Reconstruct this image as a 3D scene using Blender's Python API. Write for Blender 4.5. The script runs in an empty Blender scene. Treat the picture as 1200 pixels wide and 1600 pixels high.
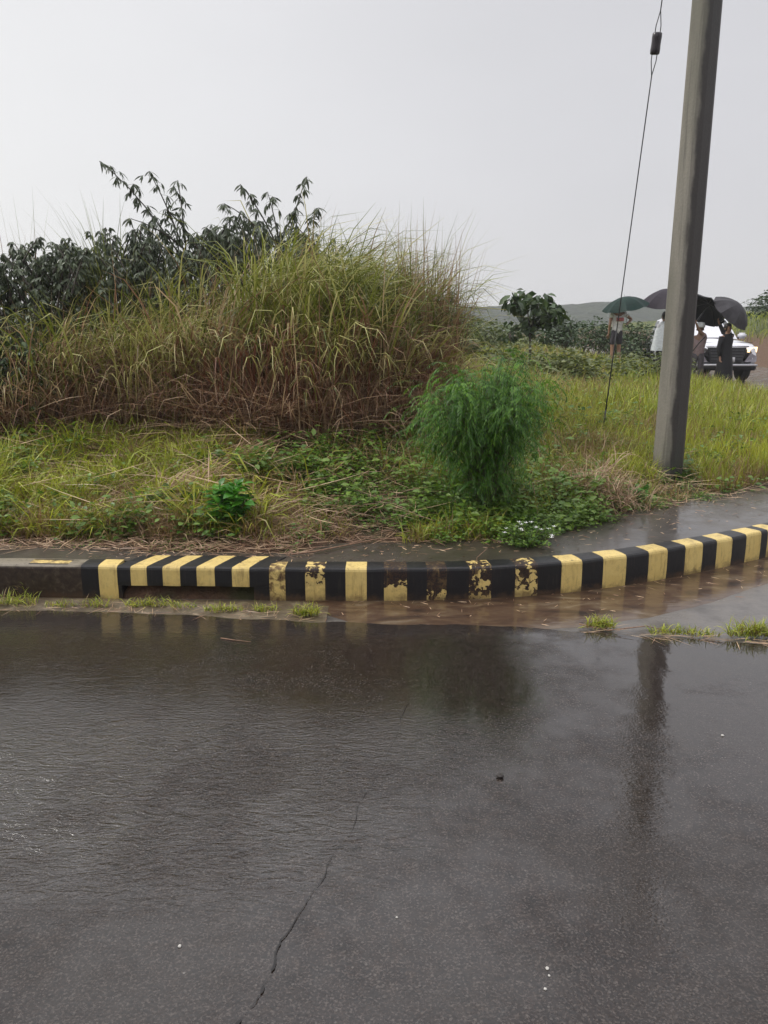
import bpy, bmesh, math, random
import numpy as np
from mathutils import Vector, Matrix
R = math.radians
rng = np.random.default_rng(7)
random.seed(7)
S = bpy.context.scene
COL = S.collection

# ------------------------------------------------------------------ camera, sky, sun
CAMZ, PITCH, F = 1.6, R(13.5), 1230.0
cd = bpy.data.cameras.new('camera'); cam = bpy.data.objects.new('camera', cd); COL.objects.link(cam)
cam.location = (0, 0, CAMZ); cam.rotation_euler = (R(90) - PITCH, 0, 0)
cd.sensor_fit = 'VERTICAL'; cd.sensor_height = 36; cd.lens = F / 1600 * 36
cd.clip_start = 0.05; cd.clip_end = 2000
S.camera = cam
S.view_settings.view_transform = 'Standard'; S.view_settings.look = 'None'
S.view_settings.exposure = 0.22; S.view_settings.gamma = 1.0
S.cycles.max_bounces = 6; S.cycles.diffuse_bounces = 3; S.cycles.glossy_bounces = 3
S.cycles.transmission_bounces = 3; S.cycles.volume_bounces = 1; S.cycles.transparent_max_bounces = 6
S.cycles.use_denoising = True
S.cycles.caustics_reflective = False; S.cycles.caustics_refractive = False

SUN_EL, SUN_AZ = R(42), R(-78)          # azimuth from +Y towards +X
sd_ = Vector((math.sin(SUN_AZ) * math.cos(SUN_EL), math.cos(SUN_AZ) * math.cos(SUN_EL), math.sin(SUN_EL)))
W = bpy.data.worlds.new('World'); S.world = W; W.use_nodes = True
nt = W.node_tree; N = nt.nodes; L = nt.links; N.clear()
def wn(t, **k):
    n = N.new(t)
    for a, b in k.items(): setattr(n, a, b)
    return n
def wmath(op, a, b=None, clamp=False):
    n = wn('ShaderNodeMath', operation=op); n.use_clamp = clamp
    for i, v in enumerate((a, b)):
        if v is None: continue
        if isinstance(v, (int, float)): n.inputs[i].default_value = v
        else: L.new(v, n.inputs[i])
    return n.outputs[0]
sky = wn('ShaderNodeTexSky', sky_type='NISHITA'); sky.sun_disc = False
sky.sun_elevation = SUN_EL; sky.sun_rotation = SUN_AZ; sky.dust_density = 4.0; sky.air_density = 1.0
skyk = wn('ShaderNodeVectorMath', operation='SCALE'); L.new(sky.outputs[0], skyk.inputs[0]); skyk.inputs[3].default_value = 0.1
tc = wn('ShaderNodeTexCoord')
sep = wn('ShaderNodeSeparateXYZ'); L.new(tc.outputs['Generated'], sep.inputs[0])
dotn = wn('ShaderNodeVectorMath', operation='DOT_PRODUCT'); L.new(tc.outputs['Generated'], dotn.inputs[0])
gl = Vector((math.sin(R(-48)) * math.cos(R(9)), math.cos(R(-48)) * math.cos(R(9)), math.sin(R(9))))
dotn.inputs[1].default_value = gl
g = wmath('POWER', wmath('MAXIMUM', dotn.outputs['Value'], 0.0), 3.0)
nz = wn('ShaderNodeTexNoise'); nz.inputs['Scale'].default_value = 1.6; nz.inputs['Detail'].default_value = 3
mp = wn('ShaderNodeMapping'); mp.inputs['Scale'].default_value = (1, 1, 2.6); L.new(tc.outputs['Generated'], mp.inputs[0]); L.new(mp.outputs[0], nz.inputs['Vector'])
zz = wn('ShaderNodeMapRange', interpolation_type='SMOOTHSTEP'); L.new(sep.outputs['Z'], zz.inputs[0])
zz.inputs[1].default_value = 0.42; zz.inputs[2].default_value = 1.0; zz.inputs[3].default_value = 0.0; zz.inputs[4].default_value = 1.2
lum = wmath('ADD', wmath('ADD', wmath('MULTIPLY', g, 0.24), 0.575), wmath('ADD', zz.outputs[0], wmath('MULTIPLY', wmath('SUBTRACT', nz.outputs[0], 0.5), 0.14)))
tint = wn('ShaderNodeMix', data_type='RGBA'); L.new(g, tint.inputs[0]); tint.inputs[6].default_value = (0.99, 0.985, 1.03, 1); tint.inputs[7].default_value = (1.0, 1.0, 1.0, 1)
ov = wn('ShaderNodeVectorMath', operation='SCALE'); L.new(tint.outputs[2], ov.inputs[0]); L.new(lum, ov.inputs[3])
mx = wn('ShaderNodeMix', data_type='RGBA'); mx.inputs[0].default_value = 0.94; L.new(skyk.outputs[0], mx.inputs[6]); L.new(ov.outputs[0], mx.inputs[7])
bg = wn('ShaderNodeBackground'); L.new(mx.outputs[2], bg.inputs[0]); bg.inputs[1].default_value = 1.0
wo = wn('ShaderNodeOutputWorld'); L.new(bg.outputs[0], wo.inputs[0])
sl = bpy.data.lights.new('sun', 'SUN'); sun = bpy.data.objects.new('sun', sl); COL.objects.link(sun)
sl.energy = 1.5; sl.angle = R(12); sl.color = (1.0, 0.96, 0.9)
sun.rotation_euler = (-sd_).to_track_quat('-Z', 'Y').to_euler()

# ------------------------------------------------------------------ projection helpers (photo pixels 1200x1600)
cp, sp = math.cos(PITCH), math.sin(PITCH)
def ray(px, py):
    a = (px - 600) / F; b = -(py - 800) / F
    return np.array([a, cp + b * sp, -sp + b * cp])
def onZ(px, py, z=0.0):
    d = ray(px, py); t = (z - CAMZ) / d[2]; return np.array([0, 0, CAMZ]) + d * t
def atY(px, py, Y):
    d = ray(px, py); return np.array([0, 0, CAMZ]) + d * (Y / d[1])
def proj(x, y, z):
    zc = y * cp - (z - CAMZ) * sp; yc = y * sp + (z - CAMZ) * cp
    return 600 + F * x / zc, 800 - F * yc / zc
def sst(a, b, x):
    t = np.clip((x - a) / (b - a), 0, 1); return t * t * (3 - 2 * t)

# value noise (numpy, tileable hash)
_h = np.random.default_rng(3).random((256, 256))
def vnoise(x, y, sc=1.0):
    x = np.asarray(x) * sc + 1000; y = np.asarray(y) * sc + 1000
    xi = np.floor(x).astype(int); yi = np.floor(y).astype(int); fx = x - xi; fy = y - yi
    fx = fx * fx * (3 - 2 * fx); fy = fy * fy * (3 - 2 * fy)
    g_ = lambda i, j: _h[i % 256, j % 256]
    return (g_(xi, yi) * (1 - fx) + g_(xi + 1, yi) * fx) * (1 - fy) + (g_(xi, yi + 1) * (1 - fx) + g_(xi + 1, yi + 1) * fx) * fy
def fbm(x, y, sc=1.0, o=4):
    s = 0; a = 0.5
    for i in range(o): s = s + a * vnoise(x, y, sc * 2 ** i); a *= 0.5
    return s

# ------------------------------------------------------------------ kerb path (plan), left to right
kp = [(-60, 4.62), (-12, 4.50)]
for px, py in [(0, 933), (130, 935.5), (300, 938), (420, 939.5), (600, 941), (700, 940), (780, 937.5), (850, 932.5), (900, 928), (960, 920), (1010, 911.5), (1060, 903), (1100, 895), (1150, 884), (1200, 872)]:
    q = onZ(px, py); kp.append((q[0], q[1]))
kp += [(3.5, 5.8), (4.4, 6.6), (5.6, 8.3), (6.6, 10.6), (7.4, 13.5), (7.9, 16.5), (8.15, 20), (8.3, 25), (8.5, 45), (8.8, 80)]
kp = np.array(kp)
def smooth_path(p, step):
    seg = np.hypot(*np.diff(p, axis=0).T); s = np.concatenate([[0], np.cumsum(seg)])
    t = np.arange(0, s[-1], step)
    x = np.interp(t, s, p[:, 0]); y = np.interp(t, s, p[:, 1])
    k = int(0.5 / step); ker = np.ones(2 * k + 1) / (2 * k + 1)
    xp = np.pad(x, k, mode='reflect', reflect_type='odd'); yp = np.pad(y, k, mode='reflect', reflect_type='odd')
    return np.stack([np.convolve(xp, ker, 'valid'), np.convolve(yp, ker, 'valid')], 1)
KP = smooth_path(kp, 0.05)
KS = np.concatenate([[0], np.cumsum(np.hypot(*np.diff(KP, axis=0).T))])
KPX = proj(KP[:, 0], KP[:, 1], 0.1)[0]
vis = (KP[:, 1] < 6.5) & (np.abs(KP[:, 0]) < 6)
def s_of_px(px): return np.interp(px, KPX[vis], KS[vis])
def path_at(s, d=0.0):
    s = np.asarray(s, float)
    x = np.interp(s, KS, KP[:, 0]); y = np.interp(s, KS, KP[:, 1])
    e = 0.05
    tx = np.interp(s + e, KS, KP[:, 0]) - np.interp(s - e, KS, KP[:, 0]); ty = np.interp(s + e, KS, KP[:, 1]) - np.interp(s - e, KS, KP[:, 1])
    n = np.hypot(tx, ty) + 1e-9; return x - ty / n * d, y + tx / n * d
coarse = KP[::6]; CS = KS[::6]
def sdist(x, y):
    x = np.asarray(x, float).ravel(); y = np.asarray(y, float).ravel()
    best = np.full(x.shape, 1e9); sg = np.zeros(x.shape); ss = np.zeros(x.shape)
    idx = np.arange(0, len(coarse) - 1)
    for i in idx:
        a = coarse[i]; b = coarse[i + 1]; t = b - a; l2 = t @ t
        u = np.clip(((x - a[0]) * t[0] + (y - a[1]) * t[1]) / l2, 0, 1)
        dx = x - a[0] - u * t[0]; dy = y - a[1] - u * t[1]; d = dx * dx + dy * dy
        m = d < best
        best = np.where(m, d, best); ss = np.where(m, CS[i] + u * math.sqrt(l2), ss)
        sg = np.where(m, np.sign(t[0] * dy - t[1] * dx), sg)
    return np.sqrt(best) * np.where(sg == 0, 1, sg), ss
wpx = [(-600, .42), (165, .42), (190, .27), (465, .27), (500, .50), (850, .56), (900, .58), (980, .70), (1090, .80), (1200, .90)]
w_s = [s_of_px(a) for a, b in wpx] + [s_of_px(1199) + 1.5, s_of_px(1199) + 5, s_of_px(1199) + 8]
w_v = [b for a, b in wpx] + [.9, .7, .3]
w_s[0] = 0
def walkw(s): return np.interp(s, w_s, w_v)
def terrain(x, y):
    shp = np.shape(x); x = np.asarray(x, float).ravel(); y = np.asarray(y, float).ravel()
    d, s = sdist(x, y); e = d - walkw(s)
    Rr = sst(0.6, 3.4, x)
    rise = (0.55 * (1 - Rr) + 0.27 * Rr) * sst(-0.2, 4.2, e) + 0.05 * (1 - Rr) * sst(0, .5, e)
    rough = (fbm(x, y, 1.3) - .47) * .22 * sst(0.05, 1.4, e) + (fbm(x, y, 6, 3) - .44) * .07 * sst(0.0, .5, e)
    zb = 0.172 + rise + rough + 0.25 * sst(14, 22, y) * (1 - sst(5.5, 7.5, x))
    zb = np.where(e < 0, .17, zb)
    # bank on the far side of the side road
    db = -d - 5.2
    zr = -0.06 + 1.9 * sst(0, 3.2, db + (fbm(x, y, .8) - .5) * 1.2) * sst(9, 16, y) * sst(7, 10, x) * (1 - .0 * x)
    z = np.where(d < 0.1, zr, zb)
    z = z - 4.2 * sst(38, 170, np.hypot(x * .6, y)) * sst(20, 60, y)
    return z.reshape(shp)
def G(px, py):
    d = ray(px, py); t = np.linspace(2, 60, 2400)
    P = np.array([0, 0, CAMZ])[None] + d[None] * t[:, None]
    h = terrain(P[:, 0], P[:, 1]); i = np.argmax(P[:, 2] < h)
    return P[i] if P[i, 2] < h[i] else P[-1]
def gz(x, y): return float(terrain(np.array([x]), np.array([y]))[0])

# ------------------------------------------------------------------ object helpers
def tag(o, label=None, cat=None, group=None, kind=None):
    for k, v in (('label', label), ('category', cat), ('group', group), ('kind', kind)):
        if v: o[k] = v
    return o
def empty(name, loc=(0, 0, 0), rz=0, label=None, cat=None, group=None):
    o = bpy.data.objects.new(name, None); COL.objects.link(o); o.empty_display_size = .1
    o.location = loc; o.rotation_euler = (0, 0, rz); return tag(o, label, cat, group)
def mesh_np(name, V, Fq, mat, parent=None, col=None, smooth=False, fmat=None):
    """V (n,3), Fq (m,k) array or list of such arrays; col (n,4) point colour"""
    V = np.asarray(V, np.float32); Fs = Fq if isinstance(Fq, list) else [Fq]
    Fs = [np.asarray(f, np.int32) for f in Fs if len(f)]
    me = bpy.data.meshes.new(name); me.vertices.add(len(V)); me.vertices.foreach_set('co', V.ravel())
    nl = sum(f.size for f in Fs); nf = sum(len(f) for f in Fs)
    me.loops.add(nl); me.loops.foreach_set('vertex_index', np.concatenate([f.ravel() for f in Fs]))
    tot = np.concatenate([np.full(len(f), f.shape[1]) for f in Fs]); st = np.concatenate([[0], np.cumsum(tot)[:-1]])
    me.polygons.add(nf); me.polygons.foreach_set('loop_start', st.astype(np.int32))
    if fmat is not None: me.polygons.foreach_set('material_index', np.asarray(fmat, np.int32))
    me.polygons.foreach_set('use_smooth', np.full(nf, smooth))
    me.update(calc_edges=True)
    if col is not None:
        a = me.color_attributes.new('col', 'FLOAT_COLOR', 'POINT'); a.data.foreach_set('color', np.asarray(col, np.float32).ravel())
    for m in (mat if isinstance(mat, (list, tuple)) else [mat]): me.materials.append(m)
    o = bpy.data.objects.new(name, me); COL.objects.link(o)
    if parent: o.parent = parent
    return o
class MB:
    def __init__(s): s.v = []; s.f = []
    def add(s, V, Fc):
        b = len(s.v); s.v += [tuple(p) for p in V]; s.f += [tuple(i + b for i in f) for f in Fc]; return s
    def box(s, c, size, rot=None, bev=0):
        bm = bmesh.new(); bmesh.ops.create_cube(bm, size=1); bmesh.ops.scale(bm, vec=size, verts=bm.verts)
        if bev: bmesh.ops.bevel(bm, geom=bm.edges[:], offset=bev, segments=2, affect='EDGES')
        M = Matrix.Translation(c) @ (rot if rot else Matrix.Identity(4)); bm.verts.ensure_lookup_table(); bm.verts.index_update()
        s.add([M @ v.co for v in bm.verts], [[v.index for v in f.verts] for f in bm.faces]); bm.free(); return s
    def tube(s, pts, rad, n=8, cap=True):
        pts = [Vector(p) for p in pts]; rad = rad if isinstance(rad, (list, tuple)) else [rad] * len(pts)
        rings = []; up = None
        for i, p in enumerate(pts):
            t = (pts[min(i + 1, len(pts) - 1)] - pts[max(i - 1, 0)]).normalized()
            if up is None: up = Vector((0, 0, 1)) if abs(t.z) < .9 else Vector((1, 0, 0))
            a = t.cross(up).normalized(); b = a.cross(t); up = b
            rings.append([p + (a * math.cos(2 * math.pi * k / n) + b * math.sin(2 * math.pi * k / n)) * rad[i] for k in range(n)])
        V = [q for r in rings for q in r]
        Fc = [(i * n + k, i * n + (k + 1) % n, (i + 1) * n + (k + 1) % n, (i + 1) * n + k) for i in range(len(pts) - 1) for k in range(n)]
        if cap: Fc += [tuple(reversed(range(n))), tuple(range((len(pts) - 1) * n, len(pts) * n))]
        return s.add(V, Fc)
    def build(s, name, mat, parent=None, smooth=True):
        me = bpy.data.meshes.new(name); me.from_pydata([tuple(v) for v in s.v], [], s.f); me.update()
        me.polygons.foreach_set('use_smooth', [smooth] * len(me.polygons)); me.materials.append(mat)
        o = bpy.data.objects.new(name, me); COL.objects.link(o)
        if parent: o.parent = parent
        return o

# ------------------------------------------------------------------ material helpers
class MT:
    def __init__(s, name):
        s.m = bpy.data.materials.new(name); s.m.use_nodes = True; s.t = s.m.node_tree; s.N = s.t.nodes; s.L = s.t.links
        s.b = s.N['Principled BSDF']; s.out = s.N['Material Output']
    def n(s, t, **k):
        x = s.N.new(t)
        for a, b in k.items(): setattr(x, a, b)
        return x
    def put(s, v, sock):
        if isinstance(v, bpy.types.NodeSocket): s.L.new(v, sock)
        else: sock.default_value = v
    def pos(s): return s.n('ShaderNodeNewGeometry').outputs['Position']
    def obj(s): return s.n('ShaderNodeTexCoord').outputs['Object']
    def noise(s, vec, scale, detail=4, rough=.55, dist=0, sc3=None):
        if sc3:
            m = s.n('ShaderNodeMapping'); m.inputs['Scale'].default_value = sc3; s.L.new(vec, m.inputs[0]); vec = m.outputs[0]
        x = s.n('ShaderNodeTexNoise'); s.L.new(vec, x.inputs['Vector']); x.inputs['Scale'].default_value = scale
        x.inputs['Detail'].default_value = detail; x.inputs['Roughness'].default_value = rough; x.inputs['Distortion'].default_value = dist
        return x.outputs[0]
    def vor(s, vec, scale, out='Distance', feature='F1'):
        x = s.n('ShaderNodeTexVoronoi', feature=feature); s.L.new(vec, x.inputs['Vector']); x.inputs['Scale'].default_value = scale; return x.outputs[out]
    def math(s, op, a, b=0.0, c=0.0, clamp=False):
        x = s.n('ShaderNodeMath', operation=op); x.use_clamp = clamp
        s.put(a, x.inputs[0]); s.put(b, x.inputs[1]); s.put(c, x.inputs[2]); return x.outputs[0]
    def mr(s, v, a, b, c=0.0, d=1.0, smooth=True):
        x = s.n('ShaderNodeMapRange', interpolation_type='SMOOTHSTEP' if smooth else 'LINEAR'); s.put(v, x.inputs[0])
        for i, q in enumerate((a, b, c, d)): s.put(q, x.inputs[i + 1])
        return x.outputs[0]
    def mix(s, f, a, b):
        x = s.n('ShaderNodeMix', data_type='RGBA'); s.put(f, x.inputs[0])
        s.put(a if isinstance(a, bpy.types.NodeSocket) else (*a, 1), x.inputs[6]); s.put(b if isinstance(b, bpy.types.NodeSocket) else (*b, 1), x.inputs[7]); return x.outputs[2]
    def ramp(s, v, stops):
        x = s.n('ShaderNodeValToRGB'); s.put(v, x.inputs[0]); e = x.color_ramp.elements
        while len(e) < len(stops): e.new(0.5)
        for i, (p, c) in enumerate(stops): e[i].position = p; e[i].color = (*c, 1)
        return x.outputs[0]
    def attr(s, name='col'):
        a = s.n('ShaderNodeAttribute', attribute_name=name); q = s.n('ShaderNodeSeparateColor'); s.L.new(a.outputs['Color'], q.inputs[0])
        return q.outputs[0], q.outputs[1], q.outputs[2]
    def bump(s, h, strength, dist=.01, prev=None):
        x = s.n('ShaderNodeBump'); s.put(h, x.inputs['Height']); s.put(strength, x.inputs['Strength']); x.inputs['Distance'].default_value = dist
        if prev: s.L.new(prev, x.inputs['Normal'])
        return x.outputs[0]
    def set(s, **k):
        names = dict(base='Base Color', rough='Roughness', spec='Specular IOR Level', normal='Normal', metal='Metallic', coat='Coat Weight', crough='Coat Roughness',
                     cior='Coat IOR', cnormal='Coat Normal', ior='IOR', alpha='Alpha', emis='Emission Color', emstr='Emission Strength', trans='Transmission Weight', sheen='Sheen Weight')
        for a, v in k.items():
            if isinstance(v, tuple) and len(v) == 3: v = (*v, 1)
            s.put(v, s.b.inputs[names[a]])
        return s
def simple(name, c, rough=.5, var=.25, scale=20, bump=.1, **k):
    m = MT(name); p = m.obj(); n = m.noise(p, scale)
    c2 = tuple(q * (1 - var) for q in c); c3 = tuple(min(1, q * (1 + var)) for q in c)
    m.set(base=m.mix(m.mr(n, .3, .7), c2, c3), rough=rough, **k)
    if bump: m.set(normal=m.bump(n, bump))
    return m.m
def leafmat(name, greens, dry=((.30, .21, .10), (.16, .09, .045)), trans=.3, rough=.42, spec=.5):
    """col.r random per leaf, col.g position along it, col.b how dead it is"""
    m = MT(name); r, gg, b = m.attr()
    cg = m.ramp(r, [(i / (len(greens) - 1), c) for i, c in enumerate(greens)])
    cdry = m.ramp(r, [(0, dry[0]), (.45, tuple((a + b_) * .45 for a, b_ in zip(*dry))), (1, dry[1])]); c = m.mix(m.mr(b, .28, .60), cg, cdry)
    m.set(base=c, rough=rough, spec=spec)
    t = m.n('ShaderNodeBsdfTranslucent'); m.L.new(c, t.inputs[0])
    mx = m.n('ShaderNodeMixShader'); mx.inputs[0].default_value = trans
    m.L.new(m.b.outputs[0], mx.inputs[1]); m.L.new(t.outputs[0], mx.inputs[2]); m.L.new(mx.outputs[0], m.out.inputs[0])
    return m.m

# ------------------------------------------------------------------ SETTING: ground
def mat_soil():
    m = MT('soil'); p = m.pos()
    n1 = m.noise(p, 2.2, 5); n2 = m.noise(p, 14, 5, .65); n3 = m.noise(p, 60, 3)
    c = m.ramp(n2, [(.25, (.028, .015, .008)), (.5, (.085, .045, .026)), (.75, (.16, .09, .052))])
    c = m.mix(m.mr(n1, .45, .65, 0, .75), c, (.035, .045, .012))
    sx = m.n('ShaderNodeSeparateXYZ'); m.L.new(p, sx.inputs[0])
    far = m.mr(sx.outputs[1], 10, 24)
    c = m.mix(far, c, m.mix(m.mr(n1, .35, .65), (.055, .075, .018), (.12, .13, .03)))
    bank = m.math('MULTIPLY', m.mr(sx.outputs[0], 12.5, 13.2), m.math('MULTIPLY', m.mr(sx.outputs[2], -.1, .05), m.mr(sx.outputs[2], 1.3, .95)))
    c = m.mix(bank, c, m.mix(n2, (.08, .045, .026), (.14, .085, .05)))
    m.set(base=c, rough=.7, spec=.3, normal=m.bump(m.math('ADD', n2, m.math('MULTIPLY', n3, .4)), .8, .03)); return m.m
xs = np.concatenate([-np.geomspace(440, 12, 34), np.arange(-11.8, 15, .12), np.geomspace(15.3, 440, 34)])
ys = np.concatenate([-np.geomspace(60, 2, 6)[:-1] * 1.0, np.linspace(-2, 4.2, 10), np.arange(4.3, 26, .12), np.geomspace(26.3, 545, 52)])
XX, YY = np.meshgrid(xs, ys); ZZ = terrain(XX, YY)
nx, ny = len(xs), len(ys); I = np.arange(nx * ny).reshape(ny, nx)
Fq = np.stack([I[:-1, :-1], I[:-1, 1:], I[1:, 1:], I[1:, :-1]], -1).reshape(-1, 4)
gnd = mesh_np('ground', np.stack([XX, YY, ZZ], -1).reshape(-1, 3), Fq, mat_soil(), smooth=True); tag(gnd, kind='structure')

# hills
hx = np.linspace(-430, 430, 520); hy = np.linspace(215, 520, 60)
HX, HY = np.meshgrid(hx, hy)
ridge = -4.5 + (9.8 + 7.0 * (fbm(HX, HX * 0 + 5, .018, 4) - .40) + 1.8 * sst(100, 30, np.abs(HX - 45))) * sst(220, 330, HY)
HZ = ridge + 1.2 + (fbm(HX, HY, .14, 3) - .45) * 2.0 + (vnoise(HX, HY, .5) - .5) * .7
HZ[0, :] = -8
I = np.arange(HX.size).reshape(HX.shape)
Fq = np.stack([I[:-1, :-1], I[:-1, 1:], I[1:, 1:], I[1:, :-1]], -1).reshape(-1, 4)
m = MT('hill_forest'); p = m.pos(); n = m.noise(p, .11, 6, .7); n2 = m.vor(p, .28)
m.set(base=m.ramp(m.math('ADD', n, m.math('MULTIPLY', n2, .12)), [(.3, (.005, .011, .010)), (.5, (.012, .021, .014)), (.7, (.024, .034, .019))]), rough=.9, spec=.1, normal=m.bump(n2, 1.0, 1.0))
hills = mesh_np('hills', np.stack([HX, HY, HZ], -1).reshape(-1, 3), Fq, m.m, smooth=True); tag(hills, kind='structure')

# ------------------------------------------------------------------ SETTING: roads
def mat_asphalt():
    m = MT('wet_asphalt'); p = m.pos()
    v = m.vor(p, 95, 'Distance'); vc = m.vor(p, 95, 'Color'); sc = m.n('ShaderNodeSeparateColor'); m.L.new(vc, sc.inputs[0])
    n1 = m.noise(p, .9, 5, .6); n2 = m.noise(p, 26, 5, .7); n3 = m.noise(p, 220, 2); n5 = m.noise(p, 4.5, 6, .72); n6 = m.noise(p, 1.7, 3, .6, .5)
    base = m.ramp(n2, [(.3, (.003, .002, .0016)), (.52, (.0150, .0088, .0064)), (.75, (.040, .027, .020))])
    # pale aggregate showing through
    chip = m.math('MULTIPLY', m.mr(sc.outputs[0], .55, .95), m.mr(v, .42, .22))
    base = m.mix(m.math('MULTIPLY', chip, m.mr(n5, .3, .65, .35, .85)), base, m.mix(sc.outputs[1], (.055, .042, .034), (.17, .155, .14)))
    v2 = m.vor(p, 17, 'Distance'); vc2 = m.vor(p, 17, 'Color'); sc2 = m.n('ShaderNodeSeparateColor'); m.L.new(vc2, sc2.inputs[0])
    spk = m.math('MULTIPLY', m.mr(sc2.outputs[0], .982, .985), m.mr(m.math('ADD', v2, m.math('MULTIPLY', sc2.outputs[1], .05)), .09, .065))
    base = m.mix(m.math('MULTIPLY', spk, .8), base, (.55, .52, .48))
    base = m.mix(m.mr(n1, .5, .8, 0, .3), base, (.034, .030, .018))
    s = m.n('ShaderNodeSeparateXYZ'); m.L.new(p, s.inputs[0])
    base = m.mix(m.mr(n5, .35, .7, 0, .75), base, m.mix(n2, (.008, .0048, .0038), (.024, .017, .0135)))
    base = m.mix(m.mr(n6, .42, .62, 0, .55), base, m.mix(n2, (.012, .008, .0055), (.030, .0225, .017)))
    n7 = m.noise(p, 150, 3, .7); base = m.mix(m.mr(n7, .52, .66, 0, .7), base, (.085, .070, .060)); base = m.mix(m.mr(n7, .46, .34, 0, .8), base, (.0022, .0018, .0016))
    # film of running water: thicker near the gutter, thin towards the camera
    film = m.math('MULTIPLY', m.mr(s.outputs[1], .9, 2.2, .25, 1.0), m.mr(m.math('ADD', m.math('MULTIPLY', n1, .6), m.math('MULTIPLY', n5, .4)), .36, .60, .35, 1.0))
    # ripples run across the fall of the road
    rip = m.noise(p, 11, 4, .6, 1.6, (1.0, 2.4, 1)); rip2 = m.noise(p, 42, 3, .6, .8, (1.0, 2.2, 1))
    rmask = m.math('MULTIPLY', m.mr(s.outputs[0], .5, -.9, .08, 1.0), m.math('MULTIPLY', m.mr(s.outputs[1], 1.5, 2.1), m.mr(s.outputs[1], 3.1, 2.5, .10, 1.0)))
    h = m.math('ADD', m.math('MULTIPLY', rip, 1.0), m.math('MULTIPLY', rip2, .4))
    grain = m.math('ADD', m.math('MULTIPLY', v, .6), m.math('MULTIPLY', n3, .6))
    bn = m.bump(grain, .55, .004, m.bump(n2, .35, .006))
    cn = m.bump(h, m.math('ADD', m.math('MULTIPLY', rmask, .62), .010), .013, m.bump(grain, m.mr(film, 0, .9, .45, .012, False), .003))
    m.set(base=base, rough=.75, spec=.05, normal=bn, coat=m.mr(film, .2, .85, .45, 1.0, False), crough=m.mr(film, .2, .85, .20, .03, False), cior=1.85, cnormal=cn)
    return m.m
def mat_wetconc(name, c1, c2, rough=.25, stain=(.03, .022, .014)):
    m = MT(name); p = m.pos(); n1 = m.noise(p, 3.2, 6, .65); n2 = m.noise(p, 40, 4); n3 = m.noise(p, 9, 4, .6, 1.0, (1, 2.2, 1))
    c = m.mix(n2, c1, c2); c = m.mix(m.mr(n1, .42, .66, 0, .85), c, stain)
    m.set(base=c, rough=.5, normal=m.bump(n2, .4, .004), coat=m.mr(n1, .3, .6, .55, 1.0), crough=m.mr(n1, .35, .6, .28, .07), cior=1.34, cnormal=m.bump(n3, .12, .012))
    return m.m
SLOPE = .040
def rz(x, y):
    return .012 + SLOPE * float(np.clip(np.interp(x, ax, ay) - y, 0, 6))
def onR(px, py, dz=0.0):
    z = .012
    for _ in range(5):
        q = onZ(px, py, z + dz); z = rz(q[0], q[1])
    return q
# asphalt: far edge follows the photograph
ae = [(-60, 4.1), (-12, 4.15)]
for px, py in [(-120, 953), (0, 954), (200, 957), (330, 962), (500, 971), (600, 975), (760, 979), (900, 985), (1000, 992), (1100, 999), (1200, 1008)]:
    q = onZ(px, py, .012); ae.append((q[0], q[1]))
ae += [(2.6, 3.6), (4, 3.2), (8, 2.2), (60, -8)]
ae = np.array(ae)
ax = np.concatenate([np.linspace(-60, -5, 30), np.arange(-4.9, 4.9, .03), np.linspace(5, 60, 30)])
ay = np.interp(ax, ae[:, 0], ae[:, 1]) + (fbm(ax, ax * 0 + 3, 5, 4) - .47) * .07
V = []; rows = [0, .004, .6, 1.6, 6, 34]
for j, dy in enumerate(rows):
    V.append(np.stack([ax, ay - dy, np.full_like(ax, .012 + SLOPE * min(dy, 6) if j else -.004)], 1))
V = np.concatenate(V); n_ = len(ax); I = np.arange(len(V)).reshape(len(rows), n_)
Fq = np.stack([I[1:, :-1], I[1:, 1:], I[:-1, 1:], I[:-1, :-1]], -1).reshape(-1, 4)
road = mesh_np('road', V, Fq, mat_asphalt(), smooth=False); tag(road, kind='structure')
def strip(name, s0, s1, d0, d1, z, mat, step=.1, z0=None):
    s = np.arange(s0, s1, step); D0 = d0(s) if callable(d0) else np.full_like(s, d0); D1 = d1(s) if callable(d1) else np.full_like(s, d1)
    a = np.stack([*path_at(s, D0), np.full_like(s, z if z0 is None else z0)], 1); b = np.stack([*path_at(s, D1), np.full_like(s, z)], 1)
    I = np.arange(len(s)); Fq = np.stack([I[:-1], I[1:], I[1:] + len(s), I[:-1] + len(s)], 1)
    return mesh_np(name, np.concatenate([a, b]), Fq, mat)
S12 = float(s_of_px(1199))
sroad = strip('side_road', 2, KS[-1] - 1, lambda s: -np.interp(s, [0, s_of_px(500), s_of_px(900), S12, S12 + 4], [.6, .8, 1.9, 4.5, 5.8]), .02, 0.0,
              mat_wetconc('wet_road_concrete', (.085, .075, .065), (.15, .135, .12)))
tag(sroad, kind='structure')
# muddy water standing in the gutter
m = MT('muddy_water'); p = m.pos(); n1 = m.noise(p, 4, 4, .6, .6, (1, 2.4, 1)); n2 = m.noise(p, 16, 3, .5, .5, (1, 3.0, 1))
m.set(base=m.ramp(n1, [(.30, (.022, .013, .008)), (.48, (.07, .038, .02)), (.6, (.10, .065, .035)), (.72, (.17, .13, .09))]), rough=.5, spec=.2, coat=1.0, crough=.035, cior=1.4, cnormal=m.bump(n2, .10, .01))
wat = strip('gutter_water', float(s_of_px(455)), float(s_of_px(1199)) + 2, lambda s: -np.interp(s, [s_of_px(455), s_of_px(500), s_of_px(600), s_of_px(900), s_of_px(1050), S12, S12 + 2], [.02, .16, .5, .5, .42, .3, .1]) - (fbm(s, s * 0, 3) - .47) * .1,
        .01, .007, m.m, .05, .0003)
tag(wat, kind='structure')
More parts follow.
